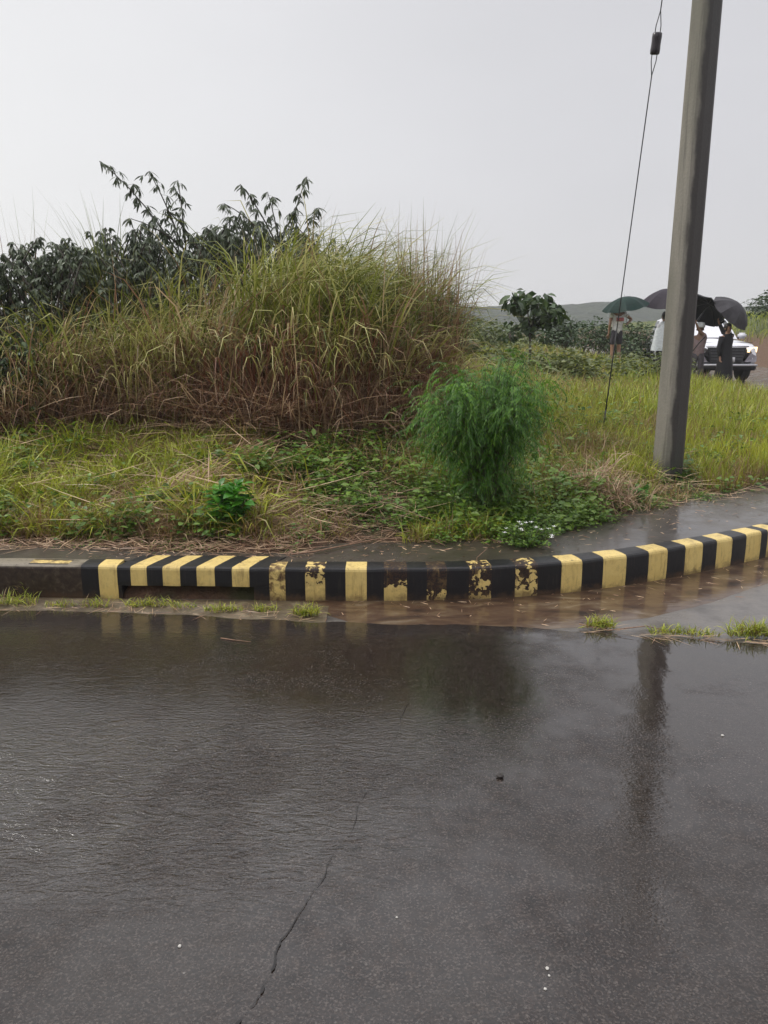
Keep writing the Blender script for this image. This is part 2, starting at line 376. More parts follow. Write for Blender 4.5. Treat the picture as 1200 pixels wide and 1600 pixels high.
# silt bed of the dry part of the gutter
m = MT('silt'); p = m.pos(); n1 = m.noise(p, 9, 6, .7); n2 = m.noise(p, 50, 4)
m.set(base=m.ramp(n1, [(.3, (.04, .026, .014)), (.55, (.11, .082, .045)), (.75, (.22, .18, .11))]), rough=.5, normal=m.bump(m.math('ADD', n1, m.math('MULTIPLY', n2, .3)), .8, .015), coat=.5, crough=.2, cior=1.33)
xs_ = np.arange(-6.5, -0.30, .03); rows = np.linspace(0, 1, 9); kx = np.interp(xs_, KP[:, 0], KP[:, 1]); axx = np.interp(xs_, ax, ay)
V = []
for t in rows:
    yy = kx * (1 - t) + (axx + .0) * t - .0; hgt = .004 + .035 * np.sin(math.pi * min(1, t * 1.05)) * fbm(xs_, xs_ * 0 + t * 2, 3.0) * sst(-.3, -1.0, xs_)
    V.append(np.stack([xs_, yy - .01 * (t > .99), hgt], 1))
V = np.concatenate(V); I = np.arange(len(V)).reshape(9, -1); Fq = np.stack([I[1:, :-1], I[1:, 1:], I[:-1, 1:], I[:-1, :-1]], -1).reshape(-1, 4)
gut = mesh_np('gutter', V, Fq, m.m, smooth=True); tag(gut, kind='structure')
# crack across the road
cr = [onR(a, b) for a, b in [(645, 1085), (622, 1135), (592, 1205), (568, 1250), (540, 1310), (502, 1375), (447, 1465), (425, 1515), (398, 1562), (372, 1603), (352, 1640)]]
t = np.linspace(0, len(cr) - 1, 160); cx = np.interp(t, range(len(cr)), [c[0] for c in cr]); cy = np.interp(t, range(len(cr)), [c[1] for c in cr])
cx = cx + (fbm(t, t * 0, 1.6, 4) - .47) * .035; wd = .0003 + .0030 * sst(70, 120, np.arange(160)) * (fbm(t, t * 0 + 2, 2.6, 2) > .33) * 1.0 + .0022 * np.clip(fbm(t, t * 0 + 7, .8, 3) * 2 - .6, 0, 1) * (fbm(t, t * 0 + 9, 3.1, 2) > .42)
cz = np.array([rz(a, b) for a, b in zip(cx, cy)]) + .0035
V = np.concatenate([np.stack([cx - wd, cy, cz], 1), np.stack([cx + wd, cy, cz], 1)]); I = np.arange(160)
tag(mesh_np('road_crack', V, np.stack([I[:-1], I[:-1] + 160, I[1:] + 160, I[1:]], 1), simple('crack_tar', (.008, .0065, .006), .35)), kind='structure')
# pavement behind the kerb
mside = mat_wetconc('wet_pavement', (.030, .022, .015), (.056, .043, .031), stain=(.018, .012, .008))
pav = strip('pavement', 2, KS[-1] - 20, .125, lambda s: walkw(s) + .06, .2, mside); tag(pav, kind='structure')

# ------------------------------------------------------------------ kerb
def mat_kerb():
    m = MT('kerb_paint'); p = m.pos(); r, w, b = m.attr()       # r: 0 concrete, .5 black, 1 yellow ; w wear ; b grime
    n1 = m.noise(p, 26, 5, .6, .4); n2 = m.noise(p, 120, 4); n3 = m.noise(p, 7, 4, .6)
    conc = m.ramp(n1, [(.3, (.016, .010, .006)), (.55, (.042, .028, .018)), (.75, (.085, .066, .045))])
    black = m.mix(n2, (.006, .006, .007), (.013, .0125, .014))
    yel = m.mix(n3, (.60, .43, .13), (.78, .61, .24))
    yel = m.mix(m.mr(m.noise(p, 30, 5, .7, 0, (1, 1, .25)), .5, .75, 0, .35), yel, (.20, .11, .03))
    isy = m.mr(r, .70, .80); isb = m.mr(r, .2, .3)
    peel = m.mr(m.math('ADD', n1, w), .93, .95)
    yel = m.mix(m.math('MULTIPLY', b, m.mr(n1, .35, .6)), yel, (.12, .07, .03))
    under = m.mix(m.mr(n2, .4, .6), (.045, .022, .012), (.012, .010, .011))
    yel = m.mix(peel, yel, under)
    sz = m.n('ShaderNodeSeparateXYZ'); m.L.new(p, sz.inputs[0]); conc = m.mix(m.math('MULTIPLY', m.mr(sz.outputs[2], .188, .2), m.mr(n3, .3, .55)), conc, (.22, .19, .14))
    bl = m.mix(m.mr(m.math('ADD', n1, m.math('MULTIPLY', w, .5)), .85, .9), black, (.05, .035, .025))
    c = m.mix(isb, conc, bl); c = m.mix(isy, c, yel)
    sp_ = m.math('MULTIPLY', m.mr(m.math('ADD', sz.outputs[2], m.math('MULTIPLY', m.math('SUBTRACT', n1, .5), .12)), .055, .005), m.mr(n3, .3, .6, .15, .8)); c = m.mix(sp_, c, (.075, .042, .022))
    dirt = m.math('MULTIPLY', isy, m.mr(m.noise(p, 11, 6, .75), .50, .72, 0, .6)); c = m.mix(dirt, c, (.20, .13, .055))
    drip = m.mr(m.noise(p, 60, 4, .6, 0, (1, 1, .12)), .54, .70, 0, .55); c = m.mix(drip, c, m.mix(isy, (.03, .024, .02), (.26, .17, .06)))
    m.set(base=c, rough=m.mr(isy, 0, 1, .42, .5), spec=.35, normal=m.bump(m.math('ADD', n1, m.math('MULTIPLY', peel, -.6)), .35, .006), coat=.22, crough=.2, cior=1.33)
    return m.m
MK = mat_kerb()
ylw = [(155, 184), (205, 230), (255, 282), (308, 336), (363, 390), (421, 446), (477, 508), (540, 573), (600, 636), (667, 698), (733, 768), (805, 840), (877, 909), (942, 978), (1013, 1042), (1070, 1097), (1119, 1143), (1165, 1188)]
wear = [(0, 0), (.0, .05), (.12, .12), (.15, .12), (.24, .15), (.26, 1.0), (.44, .3), (.26, .1), ((.05, .80), .1), ((.38, .85), .1), ((.44, .50), .35), ((.36, .50), .1), (.26, .05), (.05, .05), (.16, .05), (.0, 0), (.0, 0), (0, 0)]
YS = [(float(s_of_px(a)), float(s_of_px(b))) for a, b in ylw]
s_ = YS[-1][0]; pp = .235
for k in range(90):
    s_ += pp; YS.append((s_, s_ + .115)); wear.append((.02, .02))
PY0, PY1 = float(s_of_px(58)), float(s_of_px(116)); PAINT0 = float(s_of_px(128)); DR0, DR1 = float(s_of_px(190)), float(s_of_px(396)); DRL, DRR = float(s_of_px(184)), float(s_of_px(418))
def stripe_of(s):
    if s < PAINT0: return 0, 0, 0
    for i, (a, b) in enumerate(YS):
        if a <= s < b:
            u = (s - a) / (b - a); w_, g_ = wear[i]; return 1, w_, g_
    return .5, .12, 0
def sweep(name, s0, s1, prof, step=.03, parent=None, slant=0, caps=True):
    s = set(np.round(np.arange(s0, s1, step), 4)) | {s0, s1}
    for a, b in YS:
        for q in (a, b):
            if s0 < q < s1: s.add(q)
    if s0 < PAINT0 < s1: s.add(PAINT0)
    s = sorted(s); s = [q for i, q in enumerate(s) if i == 0 or q - s[i - 1] > .0005]
    prof = np.array(prof); V = []; C = []; Fc = []
    for i in range(len(s) - 1):
        sm = (s[i] + s[i + 1]) / 2; k, w_, g_ = stripe_of(sm); patch_ = PY0 < sm < PY1
        for q in (s[i], s[i + 1]):
            for d, z in prof:
                x, y = path_at(q + slant * max(0, d - .01), d)
                jz = (float(vnoise(q, d, 9)) - .5) * .004
                V.append((float(x), float(y), z + jz))
                top = min(1, max(0, (z - .06) / .12))
                ww = (0 if isinstance(w_, tuple) else w_) * (0.55 + .45 * top) + (.0 if k != 1 else .05 * math.sin(q * 61 + z * 40))
                if isinstance(w_, tuple): ww = w_[0] + (w_[1] - w_[0]) * min(1, max(0, (z - .02) / .16))
                C.append((1 if patch_ and z > .2 and .03 < d < .12 else k, .32 if patch_ else ww, .7 if patch_ else g_, 1))
        b = i * 2 * len(prof)
        for j in range(len(prof) - 1):
            Fc.append((b + j, b + len(prof) + j, b + len(prof) + j + 1, b + j + 1))
    o = mesh_np(name, V, np.array(Fc), MK, parent, np.array(C), smooth=False)
    bm = bmesh.new(); bm.from_mesh(o.data)
    if caps:
        n = len(prof); bm.verts.ensure_lookup_table()
        for ids in (list(range(n)), list(range(len(bm.verts) - n, len(bm.verts)))):
            try: bm.faces.new([bm.verts[i] for i in ids])
            except Exception: pass
    bmesh.ops.recalc_face_normals(bm, faces=bm.faces); bm.to_mesh(o.data); bm.free()
    return o
PR = [(0, -.03), (0, .03), (-.001, .08), (0, .13), (.002, .184), (.006, .196), (.014, .204), (.05, .207), (.09, .207), (.13, .206), (.132, .15)]
k1 = sweep('kerb', 40, DRL, PR, .12); tag(k1, kind='structure')
k2 = sweep('kerb', DRR, KS[-1] - 30, PR, .05); tag(k2, kind='structure')
x_, y_ = path_at((DR0 + DR1) / 2, .1)
dr = empty('storm_drain', (float(x_), float(y_), 0), 0, 'low kerb inlet with striped concrete lintel over a dark slot', 'storm drain')
DP = [(0, .088), (-.001, .11), (0, .14), (.002, .184), (.006, .196), (.014, .204), (.10, .207), (.18, .207), (.235, .206), (.238, .10), (.2, .088), (0, .088)]
def reparent(o, par): o.parent = par; o.matrix_parent_inverse = Matrix.Translation(par.location).inverted(); return o
reparent(sweep('lintel', DRL, DRR, DP, .03, slant=.35), dr)
for a, b in ((DRL, DR0), (DR1, DRR)):
    reparent(sweep('jamb', a + .001, b, [(0.002, -.1), (0.002, .0), (0.001, .086), (.2, .086), (.2, -.1)], .03), dr)
mb = MB()
sa = np.linspace(DRL - .05, DRR + .05, 12)
for d0, z0, d1, z1 in ((.24, .19, .24, -.35), (.0, -.35, .24, -.35), (.0, -.012, .0, -.35)):
    V = []
    for q in sa: a = path_at(q, d0); b = path_at(q, d1); V += [(float(a[0]), float(a[1]), z0), (float(b[0]), float(b[1]), z1)]
    mb.add(V, [(2 * i, 2 * i + 2, 2 * i + 3, 2 * i + 1) for i in range(len(sa) - 1)])
reparent(mb.build('chamber', simple('dark_chamber', (.006, .005, .004), .8), smooth=False), dr)

# ------------------------------------------------------------------ blade and leaf generators
def blades(base, head, L_, wd, lean, droop, seg=5, power=2.0, dead0=0, dead1=0, rnd=None, fold=0.0, curlx=None):
    """arrays of length n -> V,F,C. heading head (rad), droop bends to horizontal and beyond"""
    n = len(base); t = np.linspace(0, 1, seg + 1)
    th = lean[:, None] + droop[:, None] * t[None] ** power
    hd = head[:, None] + (0 if curlx is None else curlx[:, None] * t[None])
    ds = (L_ / seg)[:, None]; thm = (th[:, 1:] + th[:, :-1]) / 2; hm = (hd + np.zeros_like(th))[:, 1:]
    dx = np.sin(thm) * np.cos(hm) * ds; dy = np.sin(thm) * np.sin(hm) * ds; dz = np.cos(thm) * ds
    P = np.zeros((n, seg + 1, 3)); P[:, 1:, 0] = np.cumsum(dx, 1); P[:, 1:, 1] = np.cumsum(dy, 1); P[:, 1:, 2] = np.cumsum(dz, 1)
    P += base[:, None, :]
    wprof = np.clip(np.minimum(1.0, .55 + t * 2.0) * (1 - t ** 2.2) ** .8, .04, 1)
    tw = rng.uniform(-.9, .9, n)
    sx = -np.sin(head) * np.cos(tw) ; sy = np.cos(head) * np.cos(tw); sz = np.sin(tw) * .8
    side = np.stack([sx, sy, sz], 1)[:, None, :] * (wd[:, None] * wprof[None] * .5)[:, :, None]
    V = np.stack([P - side, P + side], 2).reshape(-1, 3)
    I = (np.arange(n) * (seg + 1) * 2)[:, None] + np.arange(seg)[None] * 2
    Fc = np.stack([I, I + 1, I + 3, I + 2], -1).reshape(-1, 4)
    r = rng.random(n) if rnd is None else rnd
    d0 = np.broadcast_to(dead0, (n,)); d1 = np.broadcast_to(dead1, (n,))
    C = np.zeros((n, seg + 1, 2, 4)); C[..., 0] = r[:, None, None]; C[..., 1] = t[None, :, None]
    C[..., 2] = np.clip(d0[:, None] * (1 - t[None]) + d1[:, None] * t[None], 0, 1)[:, :, None]; C[..., 3] = 1
    return V, Fc, C.reshape(-1, 4)
def leaves(base, dr_, nrm, L_, W_, fold=.25, droop=.2, rnd=None, dead=0, shape=.4):
    """pointed leaf of two folded halves, n leaves"""
    n = len(base); dr_ = dr_ / (np.linalg.norm(dr_, axis=1, keepdims=True) + 1e-9)
    side = np.cross(dr_, nrm); side /= (np.linalg.norm(side, axis=1, keepdims=True) + 1e-9); up = np.cross(side, dr_)
    L1 = L_[:, None]; W1 = W_[:, None] * .5
    p0 = base; p1 = base + dr_ * L1 * shape - up * L1 * droop * .15; p2 = base + dr_ * L1 * .72 - up * L1 * droop * .45; p3 = base + dr_ * L1 - up * L1 * droop
    a1 = p1 + side * W1 + up * W1 * fold; b1 = p1 - side * W1 + up * W1 * fold
    a2 = p2 + side * W1 * .72 + up * W1 * fold; b2 = p2 - side * W1 * .72 + up * W1 * fold
    V = np.stack([p0, p1, p2, p3, a1, b1, a2, b2], 1).reshape(-1, 3); k = (np.arange(n) * 8)[:, None]
    T = (k[:, None] + np.array([[0, 1, 4], [0, 5, 1], [2, 3, 6], [2, 7, 3]])[None]).reshape(-1, 3)
    Q = (k[:, None] + np.array([[1, 2, 6, 4], [1, 5, 7, 2]])[None]).reshape(-1, 4)
    r = rng.random(n) if rnd is None else rnd
    C = np.zeros((n, 8, 4)); C[..., 0] = r[:, None]; C[..., 1] = .5; C[..., 2] = np.broadcast_to(dead, (n,))[:, None]; C[..., 3] = 1
    return V, Q, T, C.reshape(-1, 4)
class Acc:
    def __init__(s): s.V = []; s.Q = []; s.T = []; s.C = []; s.n = 0
    def blades(s, *a, **k):
        V, Fc, C = blades(*a, **k); s.V.append(V); s.Q.append(Fc + s.n); s.C.append(C); s.n += len(V); return s
    def leaves(s, *a, **k):
        V, Q, T, C = leaves(*a, **k); s.V.append(V); s.Q.append(Q + s.n); s.T.append(T + s.n); s.C.append(C); s.n += len(V); return s
    def build(s, name, mat, parent=None, smooth=True):
        V = np.concatenate(s.V)
        if parent is not None: V = V - np.array(parent.location)[None]
        return mesh_np(name, V, [np.concatenate(s.Q)] + ([np.concatenate(s.T)] if s.T else []), mat, parent, np.concatenate(s.C), smooth)
U = rng.uniform
def onground(x, y, dz=-.01): return np.stack([x, y, terrain(x, y) + dz], 1)
M_tall = leafmat('tall_grass_blade', [(.045, .065, .012), (.13, .16, .022), (.25, .28, .04), (.60, .55, .24)], ((.58, .42, .26), (.17, .06, .036)))
M_low = leafmat('low_grass_blade', [(.07, .115, .010), (.24, .30, .02), (.53, .54, .06)], ((.52, .38, .18), (.20, .11, .05)))
M_straw = leafmat('straw_blade', [(.3, .2, .1), (.3, .2, .1)], ((.62, .44, .27), (.20, .10, .06)), trans=.15)
M_cover = leafmat('creeper_leaf', [(.03, .075, .010), (.09, .18, .02), (.22, .33, .05)], trans=.3)
M_weep = leafmat('feathery_leaf', [(.016, .060, .005), (.065, .19, .012), (.21, .40, .035)], trans=.4)
M_dark = leafmat('shrub_leaf', [(.035, .05, .026), (.085, .11, .058), (.20, .24, .15)], trans=.2)
M_broad = leafmat('broad_leaf', [(.018, .040, .012), (.040, .078, .020), (.085, .13, .035)], trans=.2)
M_lush = leafmat('lush_leaf', [(.03, .13, .010), (.07, .25, .02), (.15, .38, .035)], trans=.3)
M_weed = leafmat('weed_leaf', [(.05, .075, .016), (.09, .12, .025), (.16, .18, .045)], trans=.25)
M_bark = simple('bark', (.05, .042, .032), .8, .4, 30, .6)
M_stem = simple('green_stem', (.09, .10, .035), .5, .4, 30, .3)

def inview(x, y, m=1.6):
    return (np.abs(x) < .5 * y * 1.02 + m)
# ---- tall grass mass
top_px = np.array([-200, 0, 60, 150, 230, 300, 380, 440, 490, 540, 580, 620, 660, 700, 730])
top_py = np.array([515, 505, 492, 462, 446, 432, 412, 405, 400, 420, 445, 455, 450, 500, 560])
def topz(x, y):
    px, _ = proj(x, y, 1.8); py = np.interp(px, top_px, top_py); b = -(py - 800) / F
    return CAMZ + y * (-sp + b * cp) / (cp + b * sp)
def tuft_xy(n, x0, x1, y0, y1): return U(x0, x1, n), U(y0, y1, n)
def clumps_to_blades(cx, cy, per, spread):
    k = np.repeat(np.arange(len(cx)), per); return k, cx[k] + rng.normal(0, spread, len(k)), cy[k] + rng.normal(0, spread, len(k))
front = lambda x: 7.25 + .25 * np.sin(x * 2.1) + .5 * sst(.3, 1.2, x)
cx, cy = tuft_xy(1500, -6.6, 1.15, 7.0, 10.2); ok = (cy > front(cx)) & inview(cx, cy, 1.3); cx, cy = cx[ok], cy[ok]
edge = (proj(cx, cy, .8)[0] < 650 + 45 * U(0, 1, len(cx))) & (fbm(cx, cy, 2.3) > .36); cx, cy = cx[edge], cy[edge]; ch = U(.50, 1.18, len(cx)) * (.55 + .90 * fbm(cx, cy, 1.9, 3))
A = Acc()
k, x, y = clumps_to_blades(cx, cy, 20, .06); n = len(x)
b = onground(x, y); tz = topz(x, y)
want = np.clip(tz - b[:, 2], .3, 2.4); patch = fbm(cx, cy, 1.1)[k]
Lb = want * U(.7, 1.25, n) * ch[k] * 1.12; hc = U(-3.14, 3.14, len(cx))[k]; dr0 = U(1.1, 2.7, n) * (0.8 + .4 * (patch > .5))
hd = np.where(U(0, 1, n) < .55, hc * .5 - .3, 0) + rng.normal(-.3, .8, n)
dead = np.clip(rng.normal(.12, .35, n) + (patch < .45) * .4, 0, 1)
A.blades(b, hd, Lb, U(.010, .028, n), np.abs(rng.normal(.06, .14, n)), dr0, 6, 2.6, np.clip(dead, 0, 1) * .3 + U(.45, 1.25, n), dead * U(.2, 1.2, n) - .25, curlx=rng.normal(0, .5, n))
# dead skirt: short brown blades at the feet of the tussocks
cx2, cy2 = tuft_xy(1100, -6.4, 1.1, 7.0, 8.7); ok = (cy2 > front(cx2) - .12) & (proj(cx2, cy2, .8)[0] < 662); cx2, cy2 = cx2[ok], cy2[ok]
k, x, y = clumps_to_blades(cx2, cy2, 22, .09); n = len(x)
A.blades(onground(x, y), rng.normal(-1.2, 1.5, n), U(.35, 1.15, n), U(.005, .014, n), np.abs(rng.normal(.15, .3, n)), U(.6, 2.9, n), 5, 2.0, 1.0, U(.75, 1.2, n), curlx=rng.normal(0, .7, n))
# pale arching blades hanging out over the face
n = 1050; x = U(-4.6, .75, n); y = front(x) + U(-.1, .5, n); b = onground(x, y)
A.blades(b, rng.normal(-.9, .8, n), np.clip(topz(x, y) - b[:, 2], .4, 2) * U(.6, 1.12, n), U(.012, .026, n), np.abs(rng.normal(.12, .1, n)), U(1.9, 3.0, n), 8, 2.6, .95, U(.0, .6, n), rnd=U(.8, 1, n))
# stiff broken stalks, dead and pale, leaning every way
n = 1100; x = U(-5.2, 1.0, n); y = front(x) + U(-.12, 1.2, n); b = onground(x, y)
A.blades(b, U(-3.14, 3.14, n), np.clip(topz(x, y) - b[:, 2], .4, 2) * U(.35, 1.15, n), U(.006, .012, n), np.abs(rng.normal(.1, .28, n)), U(0, .5, n), 4, 1.5, 1.0, U(.6, 1.2, n), rnd=U(0, .9, n))
n = 420; x = U(-5.2, .9, n); y = front(x) + U(.2, 2.0, n); b = onground(x, y)
A.blades(b, U(-3.14, 3.14, n), np.clip(topz(x, y) - b[:, 2], .4, 2) * U(1.0, 1.35, n), U(.006, .012, n), np.abs(rng.normal(.1, .14, n)), U(.1, 1.1, n), 6, 2.4, .6, U(0, 1.0, n), rnd=U(0, .7, n))
# fallen blades
n = 900; x = U(-4.6, .9, n); y = front(x) + U(-.3, .1, n); b = onground(x, y, .05); b[:, 2] += U(0, .3, n)
A.blades(b, U(-3.1, 0, n), U(.3, .95, n), U(.006, .012, n), U(.9, 1.4, n), U(-.2, .7, n), 4, 1.5, 1, U(.6, 1, n), rnd=U(0, .7, n))
o = A.build('tall_grass', M_tall); tag(o, 'mass of tall arching reed grass, green above and dead brown at its feet', 'tall grass', kind='stuff')

def tussock(px, Y, n, L0, L1, head_mu, head_sd, dr0, dr1, spread, w0, w1, dead, label, top=False, rnd=(0, 1), seg=8, power=2.8, lean=.12):
    p = atY(px, 600, Y); x = p[0] + np.clip(rng.normal(0, 1, n), -1.5, 1.5) * spread; y = Y + np.clip(rng.normal(0, 1, n), -1.5, 1.5) * spread
    c = (p[0], Y, gz(p[0], Y)); par = empty('grass_clump', c, 0, label, 'grass clump', 'separate clumps of tall grass')
    A = Acc(); A.blades(onground(x, y), rng.normal(head_mu, head_sd, n), U(L0, L1, n), U(w0, w1, n), np.abs(rng.normal(lean, lean, n)), U(dr0, dr1, n), seg, power, np.clip(dead + U(.2, .6, n), 0, 1), dead * U(.3, 1.3, n), rnd=U(*rnd, n), curlx=rng.normal(0, .3, n))
    A.build('blades', M_tall, par); return par
tussock(440, 7.9, 800, 1.45, 2.35, .0, .9, 1.6, 2.7, .26, .012, .026, .0, 'big bright green tussock with arching blades at the top of the bank', rnd=(.35, 1))
tussock(545, 8.2, 420, 1.5, 2.2, .3, 1.1, 1.2, 2.5, .22, .007, .014, .15, 'green tussock just right of the big bright one', rnd=(.1, .8))
tussock(655, 8.0, 170, 1.2, 2.15, 1.57, 1.4, .1, .8, .13, .010, .020, .45, 'thin upright clump of stiff stems near the mass right end', rnd=(0, .7), lean=.08)
tussock(600, 8.2, 170, 1.3, 2.15, 2.6, .7, .3, 1.2, .14, .010, .020, .35, 'sparse clump whose stems lean left against the sky', rnd=(0, .6), lean=.2)
tussock(692, 8.1, 110, 1.1, 1.9, 1.2, 1.2, .1, .7, .09, .009, .016, .8, 'few brown stems standing rightmost beside the open field', rnd=(.3, 1), lean=.1)
tussock(190, 8.3, 90, 1.5, 2.3, 2.6, .8, .1, .8, .09, .010, .018, .2, 'narrow clump with spiky blades rising above the left shrubs', rnd=(.1, .6), lean=.1)
tussock(20, 7.3, 240, .7, 1.15, -.4, .9, 1.8, 2.9, .16, .008, .014, .0, 'low green clump with hanging tips at the left edge', rnd=(.2, 1))
tussock(65, 8.8, 26, 1.6, 2.3, 1.5, 1.4, .1, .6, .12, .006, .011, .5, 'few thin wiry stalks above the leftmost shrub', rnd=(.2, .8), lean=.08)
tussock(250, 7.5, 300, 1.0, 1.6, -.8, 1.0, 1.5, 2.7, .2, .008, .014, .15, 'drooping tussock with pale bent blades in front of the brown stems', rnd=(.5, 1))

# ---- low grass on the bank
def scatter_px(n, x0, x1, y0, y1, fn=None):
    """uniform in pixels then dropped on the terrain"""
    px = U(x0, x1, n); py = U(y0, y1, n)
    t = np.linspace(3.5, 45, 700)
    a = (px - 600) / F; bb = -(py - 800) / F
    D = np.stack([a, cp + bb * sp, -sp + bb * cp], 1)
    out = np.zeros((n, 2)); done = np.zeros(n, bool)
    step = t[1] - t[0]
    for tt in np.geomspace(3.8, 45, 260):
        X = D * tt; Z = CAMZ + X[:, 2]; m_ = ~done
        if not m_.any(): break
        h = np.full(n, -9.); h[m_] = terrain(X[m_, 0], X[m_, 1])
        hit = m_ & (Z < h); out[hit] = X[hit, :2]; done |= hit
    return out[done, 0], out[done, 1]
def mask_e(x, y, e0=0.0):
    d, s = sdist(x, y); return d - walkw(s) > e0
A = Acc()
POLEX, POLEY = G(1041, 752)[:2]
def lowgrass(n, box, L0, L1, w0, w1, dead_mu, rnd=(0, 1), droop=(.4, 2.2), lean=.35, per=9, sp_=.03, dens=None, dmu2=0.0, e0=0.02):
    x, y = scatter_px(n, *box); ok = mask_e(x, y, e0)
    if dens is not None: ok &= fbm(x, y, 2.2) + U(-.12, .12, len(x)) > dens
    x, y = x[ok], y[ok]; k, x, y = clumps_to_blades(x, y, per, sp_)
    ok = mask_e(x, y, e0) & ~((np.abs(x - POLEX) < .24) & (y > POLEY - .55) & (y < POLEY + .1)); x, y = x[ok], y[ok]; n = len(x); pt = fbm(x, y, 1.7)
    A.blades(onground(x, y), U(-3.14, 3.14, n), U(L0, L1, n), U(w0, w1, n), np.abs(rng.normal(0, lean, n)), U(*droop, n), 3, 1.6,
             np.clip(rng.normal(dead_mu + .3, .3, n), 0, 1), np.clip(rng.normal(dead_mu, .35, n) + (pt < .42) * dmu2, 0, 1), rnd=np.clip(U(*rnd, n) * .6 + pt * .55, 0, 1), curlx=rng.normal(0, .8, n))
lowgrass(3000, (-60, 420, 690, 845), .07, .26, .005, .013, .30, dmu2=.55)
lowgrass(260, (-60, 420, 680, 840), .30, .55, .008, .018, .1, rnd=(.4, 1), dens=.42, per=7, droop=(1.2, 2.6), lean=.5)
lowgrass(260, (420, 960, 680, 800), .25, .5, .006, .013, .4, rnd=(.2, 1), dens=.42, per=7, droop=(.8, 2.4), lean=.5)
lowgrass(1000, (-60, 330, 690, 810), .16, .42, .006, .014, .05, rnd=(.3, 1), dens=.46)
lowgrass(900, (640, 960, 700, 860), .08, .26, .005, .010, .15, rnd=(.2, 1), dens=.42)
lowgrass(1500, (380, 960, 690, 850), .05, .16, .004, .008, .35, dmu2=.5, dens=.40)
lowgrass(3800, (850, 1240, 560, 770), .10, .34, .005, .011, .14, rnd=(.2, 1), droop=(.1, 1.6), lean=.28, dmu2=.55)
lowgrass(1100, (1050, 1250, 560, 760), .16, .42, .006, .013, .0, rnd=(.6, 1), droop=(.1, .9), lean=.12, dens=.42)
lowgrass(1400, (690, 1000, 545, 700), .15, .42, .004, .008, .2, rnd=(.1, .9), droop=(.2, 1.4), dmu2=.4)
lowgrass(700, (860, 1240, 730, 800), .10, .26, .004, .008, .45, dmu2=.4)
o = A.build('bank_grass', M_low); tag(o, 'low yellow green grass covering the bank behind the pavement', 'grass', kind='stuff')
# far field grass, wide area behind
A = Acc(); n = 60000; y = 10 + 45 * U(0, 1, n) ** 1.4; x = U(-.1, 1, n) * (y * .52 + 2.2)
d, s = sdist(x, y); ok = (d > .4) ; x, y = x[ok], y[ok]; n = len(x); pt = fbm(x, y, .5)
A.blades(onground(x, y), U(-3.1, 3.1, n), U(.18, .45, n) * (.7 + .7 * pt), U(.008, .02, n) * (.6 + y / 30), np.abs(rng.normal(0, .25, n)), U(.1, 1.5, n), 3, 1.6, np.clip(rng.normal(.25, .3, n), 0, 1), np.clip(rng.normal(.12, .3, n) + (pt < .42) * .4, 0, 1), rnd=np.clip(U(.1, .7, n) + pt * .3, 0, 1))
o = A.build('field_grass', M_low); tag(o, 'rough knee high grass across the open field behind', 'grass', kind='stuff')
# grass on top of the road bank opposite
A = Acc(); n = 16000; x = U(12.5, 24, n); y = U(15, 45, n); z = terrain(x, y); ok = z > .75; x, y = x[ok], y[ok]; n = len(x)
A.blades(onground(x, y), U(-3.1, 3.1, n), U(.2, .5, n), U(.015, .035, n), np.abs(rng.normal(0, .3, n)), U(.1, 1.5, n), 3, 1.6, .2, U(0, .4, n))
o = A.build('bank_top_grass', M_low); tag(o, 'green grass on top of the brown earth bank across the side road', 'grass', kind='stuff')

# ---- straw litter
A = Acc()
def straw(n, box, L0, L1, h=.05, rnd=(0, 1), e0=-.12, w=(.003, .007), hd=None):
    x, y = scatter_px(n, *box); ok = mask_e(x, y, e0); x, y = x[ok], y[ok]; n = len(x); b = onground(x, y, .012); 
    d, s = sdist(x, y); b[:, 2] = np.where(d - walkw(s) < .06, .206, b[:, 2]); b[:, 2] += U(0, h, n) * sst(.03, .3, d - walkw(s))
    A.blades(b, U(-3.14, 3.14, n) if hd is None else rng.normal(*hd, n), U(L0, L1, n), U(*w, n), rng.normal(1.45, .12, n), U(-.1, .25, n), 3, 1.2, 1, 1, rnd=U(*rnd, n), curlx=rng.normal(0, .5, n))
straw(4200, (-60, 480, 790, 868), .05, .22, .04)
straw(380, (-60, 480, 690, 830), .2, .6, .22, rnd=(0, .5), w=(.005, .010))
straw(500, (960, 1240, 735, 800), .1, .35, .14, rnd=(0, .6), w=(.004, .008))
straw(2300, (-60, 660, 690, 840), .08, .34, .16)
straw(1500, (420, 800, 780, 856), .05, .24, .03, rnd=(.2, 1))
straw(1100, (860, 1240, 740, 835), .06, .25, .05, e0=-.05)
straw(900, (560, 960, 640, 800), .08, .3, .1, rnd=(.3, 1))
straw(260, (180, 480, 845, 880), .03, .12, .01, e0=-.2)
# litter in the dry gutter
xg = U(-2.4, -.4, 260); yk = np.interp(xg, KP[:, 0], KP[:, 1]); ya = np.interp(xg, ax, ay); yg = yk - (yk - ya) * U(.45, 1.1, 260)
b = np.stack([xg, yg, np.full(260, .022)], 1)
A.blades(b, U(-3.1, 3.1, 260), U(.03, .13, 260), U(.002, .005, 260), np.full(260, 1.5), U(0, .1, 260), 2, 1, 1, 1)
xg = U(1.0, 2.6, 130); ya = np.interp(xg, ax, ay); b = np.stack([xg, ya + rng.normal(.01, .02, 130), np.full(130, .018)], 1)
A.blades(b, rng.normal(-.3, .5, 130), U(.05, .2, 130), U(.002, .005, 130), np.full(130, 1.5), U(0, .1, 130), 2, 1, 1, 1)
